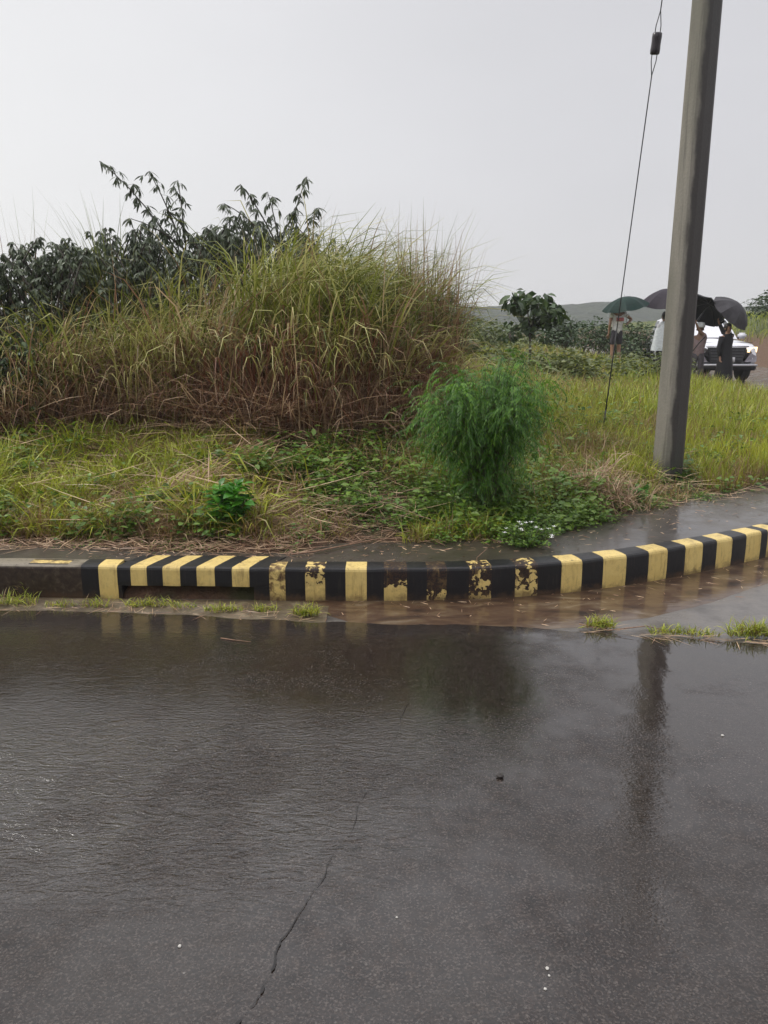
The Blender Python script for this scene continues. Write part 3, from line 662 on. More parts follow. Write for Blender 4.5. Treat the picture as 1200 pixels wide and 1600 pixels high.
# litter on the pavement and floating in the gutter water
n = 420; sg = U(float(s_of_px(60)), S12 + 1, n); dg = U(.15, 1, n) ** .6 * walkw(sg); q = path_at(sg, dg)
A.blades(np.stack([q[0], q[1], np.full(n, .2045)], 1), U(-3.1, 3.1, n), U(.015, .07, n), U(.003, .008, n), np.full(n, 1.52), U(0, .1, n), 2, 1, 1, 1)
n = 200; sg = U(float(s_of_px(440)), S12 + 1, n); dg = -U(.0, 1, n) ** 2 * .45 - .01; q = path_at(sg, dg)
A.blades(np.stack([q[0], q[1], np.full(n, .0085)], 1), U(-3.1, 3.1, n), U(.012, .06, n), U(.003, .007, n), np.full(n, 1.55), U(0, .04, n), 2, 1, 1, 1)
o = A.build('straw_litter', M_straw); tag(o, 'dead grass stems and straw littering the bank and pavement edge', 'straw', kind='stuff')

# bundle of fallen straw stems lying down the bank
def straw_bundle(p0, p1, n, wid, label, name='straw_bundle', spread=.35):
    a = G(*p0); b_ = G(*p1); c = a; par = empty(name, tuple(c), 0, label, 'dry grass', 'heaps of cut dry grass')
    A = Acc(); t = U(0, 1, n) ** 1.3; dirv = np.arctan2(a[1] - b_[1], a[0] - b_[0]); perp = rng.normal(0, wid, n)
    x = b_[0] + (a[0] - b_[0]) * t * .6 - np.sin(dirv) * perp; y = b_[1] + (a[1] - b_[1]) * t * .6 + np.cos(dirv) * perp
    bb = onground(x, y, .02); bb[:, 2] += U(.03, .17, n)
    A.blades(bb, rng.normal(dirv, spread, n), U(.25, .8, n), U(.004, .009, n), rng.normal(1.42, .07, n), U(-.05, .25, n), 4, 1.2, 1, 1, rnd=U(0, .75, n), curlx=rng.normal(0, .2, n))
    A.build('stems', M_straw, par)
straw_bundle((455, 690), (240, 812), 420, .07, 'bundle of pale straw lying slanted down the bank', spread=.16)
straw_bundle((455, 705), (330, 680), 240, .08, 'reddish fallen stems heaped under the tall grass', spread=.5)
# tangled straw heap
c = G(945, 800); par = empty('straw_heap', tuple(c), 0, 'tangled heap of dry brown straw left of the pole', 'dry grass', 'heaps of cut dry grass')
A = Acc(); n = 1100; x = rng.normal(c[0], .15, n); y = rng.normal(c[1] + .12, .13, n); b = onground(x, y, .0); b[:, 2] += np.abs(rng.normal(0, .19, n)) * np.exp(-((x - c[0]) ** 2 + (y - c[1] - .1) ** 2) / .03)
A.blades(b, U(-3.14, 3.14, n), U(.1, .36, n), U(.003, .007, n), U(.3, 1.7, n), U(0, 1.6, n), 4, 1.6, 1, 1, rnd=U(0, .8, n)); A.build('stems', M_straw, par)

# ---- creeping ground cover
def rand_dirs(n, up=.5):
    v = rng.normal(0, 1, (n, 3)); v[:, 2] = np.abs(v[:, 2]) * up; return v / np.linalg.norm(v, axis=1, keepdims=True)
def cover(A, x, y, h, per, L0, L1, asp=.6, rnd=(0, 1), spread=.05):
    k = np.repeat(np.arange(len(x)), per); n = len(k); xx = x[k] + rng.normal(0, spread, n); yy = y[k] + rng.normal(0, spread, n)
    ok = mask_e(xx, yy, -.1); k, xx, yy = k[ok], xx[ok], yy[ok]; n = len(k)
    b = onground(xx, yy, .005); b[:, 2] += U(0, 1, n) ** .8 * h[k]
    nr = rng.normal(0, .45, (n, 3)); nr[:, 2] = 1; Ls = U(L0, L1, n); dv = rand_dirs(n, .3); pt = fbm(xx, yy, 3)
    A.leaves(b, dv, nr, Ls, Ls * asp * U(.8, 1.2, n), rnd=np.clip(U(*rnd, n) * .6 + pt * .5, 0, 1))
A = Acc()
def coverbox(n, box, h0, h1, per, L0, L1, dens=.4, **kw):
    x, y = scatter_px(n, *box); ok = mask_e(x, y, -.06) & (fbm(x, y, 2.6) + U(-.05, .05, len(x)) > dens); x, y = x[ok], y[ok]
    cover(A, x, y, U(h0, h1, len(x)) * (.4 + fbm(x, y, 2.6)), per, L0, L1, **kw)
coverbox(1500, (420, 960, 680, 850), .03, .14, 20, .016, .042, .47)
coverbox(620, (640, 930, 770, 865), .04, .16, 20, .015, .036, .47)
coverbox(500, (1040, 1240, 640, 770), .10, .28, 14, .03, .07, .5)
coverbox(700, (860, 1110, 660, 780), .04, .16, 22, .02, .05, .40)
coverbox(300, (990, 1110, 775, 800), .02, .08, 22, .012, .03, .3)
coverbox(1000, (-60, 420, 700, 850), .08, .26, 14, .03, .07, .48, asp=.5)
coverbox(420, (420, 960, 680, 840), .08, .30, 16, .03, .08, .48, asp=.5, rnd=(.3, 1))
coverbox(200, (860, 1200, 740, 800), .05, .18, 18, .025, .06, .42)
coverbox(500, (660, 1000, 560, 700), .08, .35, 26, .025, .06, .42)
coverbox(240, (0, 480, 835, 866), .01, .04, 14, .008, .02, .45)
o = A.build('ground_cover', M_cover); tag(o, 'patches of small leaved creeping weeds over the bare soil', 'ground cover', kind='stuff')

# ---- small individual plants
def leafy_plant(px, py, rad, h, n, L0, L1, mat, label, asp=.62, name='leafy_plant', flowers=0, group='small weeds along the pavement edge', cat='plant', stems=9):
    c = G(px, py); par = empty(name, (c[0], c[1], c[2] - .01), 0, label, cat, group); mb = MB(); A = Acc()
    P = []; tips = []
    for i in range(stems):
        a = i * 2.4 + random.random(); r_ = rad * math.sqrt((i + .5) / stems); hh = h * (1 - .35 * (r_ / rad) ** 2) * random.uniform(.85, 1.1)
        q = [Vector((math.cos(a) * r_ * f ** 1.2, math.sin(a) * r_ * f ** 1.2, hh * f)) for f in (0, .35, .7, 1)]
        mb.tube(q, [.004, .0035, .003, .002], 5); tips.append(q)
    n_ = n // stems
    for q in tips:
        t = U(.12, 1, n_); pts = np.array([list(v) for v in q]); x = np.stack([np.interp(t, [0, .35, .7, 1], pts[:, j]) for j in range(3)], 1)
        dv = rand_dirs(n_, .5); Ls = U(L0, L1, n_); nr = rng.normal(0, .35, (n_, 3)); nr[:, 2] = 1
        A.leaves(x + np.array([c[0], c[1], c[2] - .01]) + dv * .012, dv, nr, Ls, Ls * asp, droop=.3, rnd=U(0, 1, n_))
    mb.build('stems', M_stem, par); A.build('leaves', mat, par)
    if flowers:
        fm = simple('white_petal', (.75, .75, .72), .6)
        for i in range(flowers):
            a = random.uniform(0, 6.28); r_ = rad * .8 * math.sqrt(random.random()); f = MB(); base = Vector((math.cos(a) * r_, math.sin(a) * r_ - .02, h * random.uniform(.85, 1.12) * (1 - .3 * (r_ / rad) ** 2)))
            V = [base]; Fc = []
            for q in range(5):
                an = q * 1.2566; V += [base + Vector((math.cos(an - .45) * .011, math.sin(an - .45) * .011, .004)), base + Vector((math.cos(an) * .016, math.sin(an) * .016, .009)), base + Vector((math.cos(an + .45) * .011, math.sin(an + .45) * .011, .004))]
                Fc.append((0, 1 + 3 * q, 2 + 3 * q, 3 + 3 * q))
            f.add(V, Fc); f.build('flower', fm, par, False)
    return par
leafy_plant(362, 836, .17, .40, 560, .035, .10, M_lush, 'lush green broad leaved plant beside the slanted straw bundle')
leafy_plant(990, 790, .10, .17, 130, .04, .075, M_lush, 'bright broad leaved weed at the left foot of the pole')
leafy_plant(500, 832, .09, .09, 240, .015, .03, M_cover, 'small rounded weed on soil left of the dead twig')
leafy_plant(825, 858, .24, .17, 1500, .014, .03, M_cover, 'low spreading weed dotted with white flowers', flowers=16, stems=26)
leafy_plant(572, 800, .12, .12, 420, .02, .04, M_cover, 'bright weed patch in the middle of the bank', stems=14)
leafy_plant(1068, 772, .09, .10, 160, .02, .045, M_cover, 'low dark weed directly at the right foot of the pole')
leafy_plant(1015, 778, .08, .09, 140, .02, .04, M_cover, 'low weed in front of the pole between straw heap and pole')
leafy_plant(1130, 745, .12, .14, 160, .04, .08, M_cover, 'dark leaved weed to the right of the pole foot')
leafy_plant(170, 842, .07, .08, 120, .015, .03, M_cover, 'tiny dark weed above the left end of the stripes')
leafy_plant(70, 828, .10, .08, 120, .02, .035, M_cover, 'dark flat weed in straw at far left')
# strap leaved tuft over the drain
def tuft(x, y, z, n, L0, L1, label, mat=None, dead=.1, w=(.003, .007), group='grass tufts in the gutter', sx=.03, sy=.015, droop=(.5, 2.2)):
    par = empty('grass_tuft', (x, y, z), 0, label, 'grass tuft', group); A = Acc()
    xx = x + np.clip(rng.normal(0, 1, n), -1.5, 1.5) * sx; yy = y + np.clip(rng.normal(0, 1, n), -1.5, 1.5) * sy; b = np.stack([xx, yy, np.full(n, z)], 1)
    A.blades(b, U(-3.14, 3.14, n), U(L0, L1, n), U(*w, n), np.abs(rng.normal(0, .5, n)), U(*droop, n), 4, 1.6, np.clip(rng.normal(dead + .2, .3, n), 0, 1), np.clip(rng.normal(dead, .3, n), 0, 1), rnd=U(.2, 1, n), curlx=rng.normal(0, .5, n))
    A.build('blades', mat or M_low, par); return par
for px, py, n, L0, L1, sx, lab in [
        (20, 945, 150, .04, .12, .09, 'leftmost grass tuft in the gutter'), (95, 948, 60, .03, .08, .06, 'thin tuft below the bare concrete kerb'),
        (150, 947, 80, .03, .09, .05, 'tuft below the first yellow stripe'), (235, 947, 170, .03, .09, .09, 'wide green tuft in front of the drain slot'),
        (290, 950, 60, .03, .07, .05, 'sparse tuft in front of the middle of the drain slot'),
        (350, 955, 120, .03, .08, .07, 'tuft in front of the right end of the drain slot'), (415, 955, 90, .03, .08, .04, 'tuft below the grimy brown stripe'),
        (478, 960, 170, .04, .10, .045, 'dense bushy tuft at the start of the muddy water'),
        (937, 980, 230, .04, .10, .045, 'isolated tuft on the asphalt edge below the kerb bend'), (1050, 990, 170, .03, .09, .075, 'long low tuft between the isolated tuft and the right edge'),
        (1100, 993, 80, .03, .07, .05, 'thin tuft joining the two larger right ones'),
        (1178, 993, 330, .05, .13, .085, 'thickest green tuft at the right edge of the photo')]:
    q = onZ(px, py, .012); tuft(q[0], q[1], .010, n, L0, L1, lab, sx=sx)
c = G(165, 835); tuft(c[0], c[1], c[2], 60, .15, .3, 'strap leaved tuft hanging over the pavement above the drain', M_low, .05, (.006, .011), 'small tufts at the pavement edge', .02, .02)
c = G(45, 700)
for px, py, lab in ((960, 640, 'pale grass stalk clump left of the guy wire'), (1150, 700, 'bright yellow green clump right of the pole'), (1185, 660, 'bright clump at the right edge of the field'), (1110, 640, 'tall clump half way between pole and car')):
    c = G(px, py); tuft(c[0], c[1], c[2], 140, .25, .5, lab, M_low, .05, (.005, .010), 'grass clumps in the field', .08, .08, (.2, 1.2))
# blade sprouting from the kerb and the weed in the corner by the unpainted kerb
q = onZ(40, 930, .0); tuft(q[0], q[1] - .02, .01, 26, .06, .16, 'wispy tuft against the bare kerb face', sx=.05, dead=.4)
# dead twig lying on the pavement
def twig(pts, r0, label, name='twig', mat=M_bark, cat='twig', group='dead twigs on the ground', side=True):
    c = pts[0]; par = empty(name, tuple(c), 0, label, cat, group); mb = MB(); P = [Vector(p) - Vector(c) for p in pts]
    mb.tube(P, [r0 * (1 - .7 * i / len(P)) for i in range(len(P))], 6)
    o = mb.build('branch', mat, par)
    if side:
        s_ = MB(); q = P[len(P) // 2]; e = P[-1] - P[0]; s_.tube([q, q + e * .2 + Vector((0, .05, .02)), q + e * .33 + Vector((0, .09, .03))], [r0 * .5, r0 * .4, r0 * .2], 5); s_.build('side_branch', mat, par)
M_twig = simple('dead_twig', (.22, .13, .08), .7, .3, 40, .3)
tw = [onZ(a, b, .215) for a, b in [(455, 866), (490, 862), (540, 852), (590, 842), (640, 842)]]; twig(tw, .006, 'pale dead branch lying along the pavement edge', mat=M_twig)
tw = [onZ(a, b, .215) for a, b in [(662, 836), (680, 845), (695, 852)]]; twig(tw, .004, 'short twig right of the pale dead branch', mat=M_twig)
tw = [(*onZ(738, 934, .012)[:2], .014), (*onZ(742, 900, .1)[:2] - np.array([0, .03]), .1), (*onZ(745, 880, .2)[:2], .235), tuple(atY(760, 858, 4.60))]; twig(tw, .0035, 'thin dead stem bent over the kerb stripe', mat=M_twig, side=False)
tw = [onR(a, b, .004) for a, b in [(345, 997), (365, 1000), (392, 1003)]]; twig(tw, .003, 'pale twig lying on the wet asphalt', mat=M_twig, side=False)
tw = [onZ(a, b, .02) for a, b in [(905, 975), (950, 985), (1010, 978), (1060, 990)]]; twig(tw, .004, 'long straw stem beside the isolated tuft', mat=M_twig, side=False)
tw = [tuple(G(730, 802)), tuple(np.array(G(715, 790)) + (0, 0, .1)), tuple(np.array(G(705, 780)) + (0, 0, .2))]
twig([tuple(G(842, 815)), tuple(np.array(G(836, 800)) + (0, 0, .09)), tuple(np.array(G(832, 790)) + (0, 0, .17))], .004, 'dead stick standing right of the feathery bush', mat=M_twig)
# pebbles on the road
M_peb = simple('white_stone', (.48, .46, .42), .5, .15); M_clod = simple('dark_clod', (.02, .015, .012), .6)
def pebble(px, py, r_, label, mat=M_peb, name='pebble', cat='pebble'):
    q = onR(px, py); bm = bmesh.new(); bmesh.ops.create_icosphere(bm, subdivisions=2, radius=r_)
    for v in bm.verts:
        v.co *= random.uniform(.8, 1.15); v.co.z *= .6
    me = bpy.data.meshes.new(name); bm.to_mesh(me); bm.free(); me.materials.append(mat); o = bpy.data.objects.new(name, me); COL.objects.link(o)
    o.location = (q[0], q[1], q[2] + r_ * .45); tag(o, label, cat, 'stones on the asphalt')
pebble(281, 1479, .0045, 'white pebble left of the crack in the foreground asphalt'); pebble(855, 1514, .0045, 'white pebble in the right foreground, larger of a pair'); pebble(852, 1546, .0038, 'white pebble just below the other one in the right foreground')
pebble(1129, 1150, .006, 'white pebble on asphalt right of the pole reflection'); pebble(781, 1215, .013, 'dark clod of mud on the middle of the road', M_clod, 'mud_clod', 'mud clod')
pebble(858, 1525, .003, 'tiny white chip between the paired pebbles'); pebble(620, 1434, .003, 'tiny white chip near the middle foreground')

# ------------------------------------------------------------------ feathery bush in front
def feathery_bush():
    c = G(757, 806); par = empty('feathery_bush', tuple(c), 0, 'bright green feathery weeping bush standing by the pavement', 'bush')
    base = Vector(c); mb = MB(); A = Acc()
    Yb = c[1]
    def P(px, py, dy): return Vector(atY(px, py, Yb + dy))
    # trunk shoots
    tips = []; hubs = [(757 + 124 * math.sqrt((q + .5) / 12) * math.cos(q * 2.4), .42 * math.sqrt((q + .5) / 12) * math.sin(q * 2.4)) for q in range(12)]
    for i in range(112):
        hub = hubs[i % len(hubs)]; px = hub[0] + random.gauss(0, 10); dy = hub[1] + random.gauss(0, .05); rr = min(1, math.hypot((px - 757) / 122, dy / .5))
        topy = np.interp(px, [630, 660, 700, 740, 780, 830, 870, 885], [640, 604, 580, 566, 564, 570, 594, 640])
        py = topy + (i % len(hubs) * 37 % 36) + random.random() ** 1.6 * 48 + 45 * rr * rr * random.random()
        tips.append(P(px, py, dy))
    for i in range(40):
        a = random.uniform(0, 6.283); rr = math.sqrt(random.random()); py = random.uniform(640, 770)
        wpx = np.interp(py, [640, 700, 740, 785], [105, 72, 50, 38])
        tips.append(P(757 + wpx * rr * math.cos(a), py, .4 * rr * math.sin(a)))
    for i in range(18):
        px = 757 + random.uniform(-128, 122); tips.append(P(px, float(np.interp(px, [630, 660, 700, 740, 780, 830, 870, 885], [640, 604, 580, 566, 564, 570, 594, 640])) - random.uniform(2, 26) + (8 if abs(px - 757) > 90 else 0), random.uniform(-.3, .3)))
    B = []; D = []; NR = []; LL = []; WW = []; RN = []
    for ti, tp in enumerate(tips):
        b0 = base + Vector((random.uniform(-.03, .03), random.uniform(-.03, .03), 0)); v = tp - b0
        ctrl = b0 + Vector((v.x * .22, v.y * .22, v.z * .72))
        pts = [b0 * (1 - t) ** 2 + ctrl * 2 * t * (1 - t) + tp * t * t for t in np.linspace(0, 1, 7)]
        mb.tube([p - base for p in pts], [.006, .005, .0045, .004, .003, .002, .001], 4, False)
        out = Vector((v.x, v.y, 0)).normalized() if v.xy.length > .01 else Vector((1, 0, 0))
        tone = random.uniform(0, .35) + (ti % 15 * 7 % 15) / 22
        for j in range(13):
            t = .50 + .5 * (j + random.random()) / 13
            p = b0 * (1 - t) ** 2 + ctrl * 2 * t * (1 - t) + tp * t * t
            ang = random.uniform(0, 6.283); hd = (Vector((math.cos(ang), math.sin(ang), 0)) + out * .7).normalized()
            Lf = random.uniform(.08, .27); elev = random.uniform(-.2, .6); dr = random.uniform(.9, 2.1)
            q = Vector(p); K = 11; ph = elev
            for k in range(K):
                step = Lf / K; dirv = hd * math.cos(ph) + Vector((0, 0, math.sin(ph))); q = q + dirv * step; ph -= dr / K
                sd2 = Vector((-hd.y, hd.x, 0))
                for sg in (1, -1):
                    ld = (sd2 * sg * .75 + dirv * .7 + Vector((0, 0, -.45))).normalized()
                    B.append(q); D.append(ld); NR.append((hd.x * .2, hd.y * .2, 1)); l = random.uniform(.018, .034); LL.append(l); WW.append(l * .2); RN.append(min(1, max(0, tone * .6 + random.uniform(-.1, .5))))
    A.leaves(np.array([tuple(b) for b in B]), np.array([tuple(d) for d in D]), np.array(NR), np.array(LL), np.array(WW), rnd=np.array(RN), droop=.15)
    mb.build('stems', M_stem, par); A.build('foliage', M_weep, par)
feathery_bush()

# ------------------------------------------------------------------ dark shrubs with drooping compound leaves
def shrub(cpx, Y, basez, tips_px, filler, label, fill_box, leafL=(.07, .13), per=6, mat=None, node=.05, name='shrub', group='dark shrubs behind the tall grass', asp=.20, droop=True, dY=.5, fleaf=None):
    p = atY(cpx, 600, Y); c = Vector((p[0], Y, gz(p[0], Y))); par = empty(name, tuple(c), 0, label, 'shrub', group)
    mb = MB(); B = []; D = []; LL = []; RN = []
    def spray(p0, p1, lo=.25, tone=0):
        v = p1 - p0; mid = p0 + v * .5 + Vector((0, 0, v.length * .16))
        f = lambda t: p0 * (1 - t) ** 2 + mid * 2 * t * (1 - t) + p1 * t * t
        ln = v.length; mb.tube([f(t) - c for t in np.linspace(0, 1, 7)], [.010 * (1 - .8 * t) + .0015 for t in np.linspace(0, 1, 7)], 5, False)
        m_ = max(3, int(ln * (1 - lo) / node))
        for j in range(m_ + 1):
            t = lo + (1 - lo) * j / m_; q = f(t); ang = random.uniform(0, 6.283); k = random.randint(per - 2, per + 2)
            pet = Vector((math.cos(ang), math.sin(ang), random.uniform(-.1, .5))) * random.uniform(.02, .08) * (1 if t < .97 else .2); q2 = q + pet
            mb.tube([q - c, q2 - c], .0015, 3, False)
            for i in range(k):
                a2 = ang + (i - (k - 1) / 2) * random.uniform(.55, .75); el = random.uniform(-1.25, -.35) if droop else random.uniform(-.7, .5)
                B.append(tuple(q2)); D.append((math.cos(a2) * math.cos(el), math.sin(a2) * math.cos(el), math.sin(el))); LL.append(random.uniform(*leafL)); RN.append(min(1, random.random() * .7 + tone))
    for (ax_, ay_, bx, by) in tips_px:
        dy = random.uniform(-.25, .25); spray(Vector(atY(ax_, ay_, Y)), Vector(atY(bx, by, Y + dy)), .15)
    # main stems from the ground to where the sprays leave
    for (ax_, ay_, bx, by) in tips_px:
        q = Vector(atY(ax_, ay_, Y)); mb.tube([Vector((0, 0, 0)), (q - c) * .5 + Vector((0, 0, .15)), q - c], [.02, .015, .01], 5, False)
    for i in range(filler):
        x0, x1, y0, y1 = fill_box; bx = random.uniform(x0, x1); by = y0 + 62 * (float(fbm(bx, Y * 3, .03, 3)) - .3) + random.random() ** 1.2 * (y1 - y0); yy = Y + random.uniform(-dY, dY)
        e = Vector(atY(bx, by, yy)); st = e + Vector((random.uniform(-.25, .25), random.uniform(-.2, .2), -random.uniform(.25, .5))); spray(st, e, .1, random.uniform(-.1, .3))
    n = len(B); nr = rng.normal(0, .4, (n, 3)); nr[:, 2] += 1; LLa = np.array(LL)
    A = Acc(); A.leaves(np.array(B), np.array(D), nr, LLa, LLa * asp, droop=.25, rnd=np.clip(np.array(RN), 0, 1))
    mb.build('stems', M_bark, par); A.build('foliage', mat or M_dark, par)
shrub(290, 9.2, 0, [(300, 430, 155, 252), (290, 400, 232, 268), (290, 380, 278, 282), (300, 400, 205, 342), (310, 390, 262, 330), (300, 420, 240, 380), (320, 420, 330, 350)], 85,
      'dark shrub with one long spray reaching up to the left', (200, 370, 335, 460))
shrub(430, 9.4, 0, [(440, 420, 480, 276), (440, 400, 375, 288), (440, 400, 418, 300), (440, 400, 350, 318), (450, 420, 500, 325), (430, 410, 460, 330), (400, 410, 385, 350), (445, 420, 470, 375)], 75,
      'dark shrub with forked top right of the long spray', (350, 490, 338, 420))
mbx = None
shrub(60, 8.6, 0, [(60, 450, 20, 378), (80, 450, 110, 372)], 300, 'dense dark shrub filling the left edge', (-90, 160, 362, 580), leafL=(.045, .085), per=7, node=.04, asp=.34, dY=.6)
shrub(170, 8.9, 0, [(170, 430, 200, 372), (160, 440, 140, 362)], 170, 'small leaved shrub between the left edge shrub and the long spray', (100, 280, 360, 500), leafL=(.04, .09), per=6, node=.045, asp=.3, dY=.5)
shrub(500, 9.6, 0, [(500, 420, 520, 372), (500, 420, 475, 365)], 26, 'low shrub showing over the bright tussock', (460, 545, 380, 450), leafL=(.05, .10))
shrub(600, 9.6, 0, [(600, 480, 580, 400), (600, 480, 640, 425), (600, 480, 555, 425)], 40, 'pale open shrub behind the leaning stems', (550, 660, 425, 540), leafL=(.05, .09), per=6, mat=M_weed, asp=.3)
shrub(698, 8.6, 0, [(680, 600, 705, 455), (690, 560, 690, 470), (690, 540, 700, 490)], 0, 'lone bare stem with a few hanging leaves beside the open field', (690, 705, 470, 490), leafL=(.08, .13))
shrub(12, 7.3, 0, [(10, 600, 20, 540)], 130, 'darker green shrub low at the left edge', (-80, 55, 500, 640), leafL=(.04, .08), per=7, node=.05, asp=.45, mat=M_broad, dY=.25)

# ------------------------------------------------------------------ trees and bushes further off
def broad_tree(cpx, base_py, Y, crown, n, L0, L1, label, name='broadleaf_tree', mat=M_broad, group=None, cat='tree', blobs=None, asp=.62):
    p = atY(cpx, base_py, Y); z0 = gz(p[0], Y); c = Vector((p[0], Y, z0)); par = empty(name, tuple(c), 0, label, cat, group)
    mb = MB(); B = []; D = []; LL = []
    ends = []
    for (bx, by, br) in blobs:
        e = Vector(atY(bx, by, Y + random.uniform(-.35, .35))); ends.append((e, br))
        fork = Vector(atY(cpx, base_py - 8, Y)) ; mb.tube([fork - c, (fork * .45 + e * .55) - c + Vector((0, 0, .04)), e - c], [.022, .014, .006], 6, False)
        for i in range(n):
            v = rng.normal(0, 1, 3); v /= np.linalg.norm(v); rr = br * random.random() ** .4
            B.append(tuple(np.array(e) + v * rr)); el = random.uniform(-1.2, .3); a = math.atan2(v[1], v[0]) + random.uniform(-.6, .6)
            D.append((math.cos(a) * math.cos(el), math.sin(a) * math.cos(el), math.sin(el))); LL.append(random.uniform(L0, L1))
    tr = MB(); fk = Vector(atY(cpx, base_py - 8, Y)) - c; tr.tube([Vector((0, 0, -.05)), fk * .5 + Vector((.02, 0, 0)), fk], [.045, .035, .022], 8, False)
    t_o = tr.build('trunk', M_bark, par); mb.build('branch', M_bark, t_o)
    A = Acc(); nn = len(B); nr = rng.normal(0, .5, (nn, 3)); nr[:, 2] += 1; LLa = np.array(LL); A.leaves(np.array(B), np.array(D), nr, LLa, LLa * asp, droop=.35, rnd=U(0, 1, nn), fold=.15)
    A.build('crown', mat, par); return par
broad_tree(828, 532, 18, None, 24, .14, .28, 'small tree with big drooping leaves standing up against the hills', blobs=[(802, 468, .16), (822, 464, .17), (845, 466, .16), (812, 482, .18), (835, 484, .20), (858, 485, .16), (866, 478, .12), (870, 492, .10), (850, 500, .18), (828, 500, .14), (820, 512, .10), (840, 474, .16)])
broad_tree(797, 538, 18.5, None, 15, .12, .22, 'short dark bushy tree at the left foot of the big leaved tree', blobs=[(797, 508, .14), (792, 520, .16), (803, 520, .13), (797, 530, .14)])
def bush(px, Y, w, h, n, L0, L1, label, mat=M_weed, group='bushes at the far side of the field', asp=.5):
    p = atY(px, 600, Y); z0 = gz(p[0], Y); c = (p[0], Y, z0); par = empty('bush', c, 0, label, 'bush', group)
    mb = MB(); tips = []
    nb = 14
    for i in range(nb):
        a = random.uniform(0, 6.28); r_ = w / 2 * math.sqrt(random.random()); hh = h * random.uniform(.5, 1.0) * (1 - .35 * (2 * r_ / w) ** 2); tips.append((math.cos(a) * r_, math.sin(a) * r_, hh))
        mb.tube([Vector((0, 0, 0)), Vector((tips[-1][0] * .4, tips[-1][1] * .4, hh * .6)), Vector(tips[-1])], [.015, .01, .004], 4, False)
    T = np.array(tips)[rng.integers(0, nb, n)]; v = rng.normal(0, 1, (n, 3)); v /= np.linalg.norm(v, axis=1, keepdims=True); rr = .26 * w * U(.2, 1, n)[:, None] ** .5
    B = T + v * rr * np.array([1, 1, .8]) ; B[:, 2] = np.abs(B[:, 2]) * 1.0; B *= np.array([1, 1, U(.75, 1)]); Ls = U(L0, L1, n); nr = rng.normal(0, .5, (n, 3)); nr[:, 2] += 1
    A = Acc(); A.leaves(B + np.array(c), rand_dirs(n, .4) * np.array([1, 1, -.4]) + v * .4, nr, Ls, Ls * asp, droop=.3, rnd=np.clip(U(0, .6, n) + B[:, 0] * .0 + random.uniform(0, .4), 0, 1))
    mb.build('stems', M_bark, par); A.build('foliage', mat, par); return par
far = [(735, 21, 1.6, .9, 'pale bush at the right end of the tall grass', M_weed), (762, 26, 2.4, 1.0, 'wide low bush below the left hill', M_weed), (880, 23, 1.3, 1.35, 'bush just right of the big leaved tree', M_broad), (905, 26, 1.8, 1.45, 'second bush right of the big leaved tree', M_broad),
       (930, 25, 1.8, 1.5, 'dark bush left of the person under the green umbrella', M_broad), (985, 26, 1.6, 1.75, 'taller bush directly behind the green umbrella', M_broad), (1010, 27, 1.7, 1.6, 'bush between the two left umbrellas', M_broad), (955, 28, 2.2, 1.4, 'bush hidden behind the white shirt person', M_broad),
       (1035, 27, 2.0, 1.4, 'bush behind the white cape', M_broad), (1075, 29, 2.4, 1.4, 'bush behind the pole', M_broad), (850, 28, 2.4, .9, 'low bush behind the big leaved tree', M_weed), (715, 15, 1.0, .75, 'nearest pale bush beside the lone stem', M_weed),
       (810, 15, 1.6, .55, 'low weedy bush in front of the big leaved tree', M_weed), (885, 14, 1.4, .6, 'weedy bush in mid field right of the feathery bush', M_weed), (1000, 17, 1.8, .5, 'brownish low bush below the white shirt person', M_weed)]
for px, Y, w, h, lab, mt in far:
    bush(px, Y, w, h + (0.0 if Y < 20 else -.1), 1500 if Y < 20 else 1100, .05, .13 if Y < 20 else .16, lab, mt)
bush(1200, 34, 2.0, .9, 1500, .1, .2, 'bush on the far bank at the right edge', M_broad)
# tree line far off across the valley floor
def treeline():
    A = Acc()
    for i in range(170):
        Y = random.uniform(45, 150); px = random.uniform(640, 1230); x = (px - 600) / F * Y; n = 130; r_ = random.uniform(1.0, 2.2) * (.6 + Y / 140)
        d, s = sdist(np.array([x]), np.array([Y]))
        if d[0] < r_ + 1: continue
        z = gz(x, Y); v = rng.normal(0, 1, (n, 3)); v /= np.linalg.norm(v, axis=1, keepdims=True); B = v * r_ * U(.5, 1, n)[:, None] * np.array([1.2, 1, .6]) + np.array([x, Y, z + r_ * .35])
        Ls = U(.25, .5, n) * (.5 + Y / 120); nr = rng.normal(0, .5, (n, 3)); nr[:, 2] += 1; A.leaves(B, rand_dirs(n, .5), nr, Ls, Ls * .7, rnd=U(0, 1, n))
    o = A.build('far_thicket', M_broad); tag(o, 'hazy far thicket between the field and the hills', 'thicket', kind='stuff')
treeline()

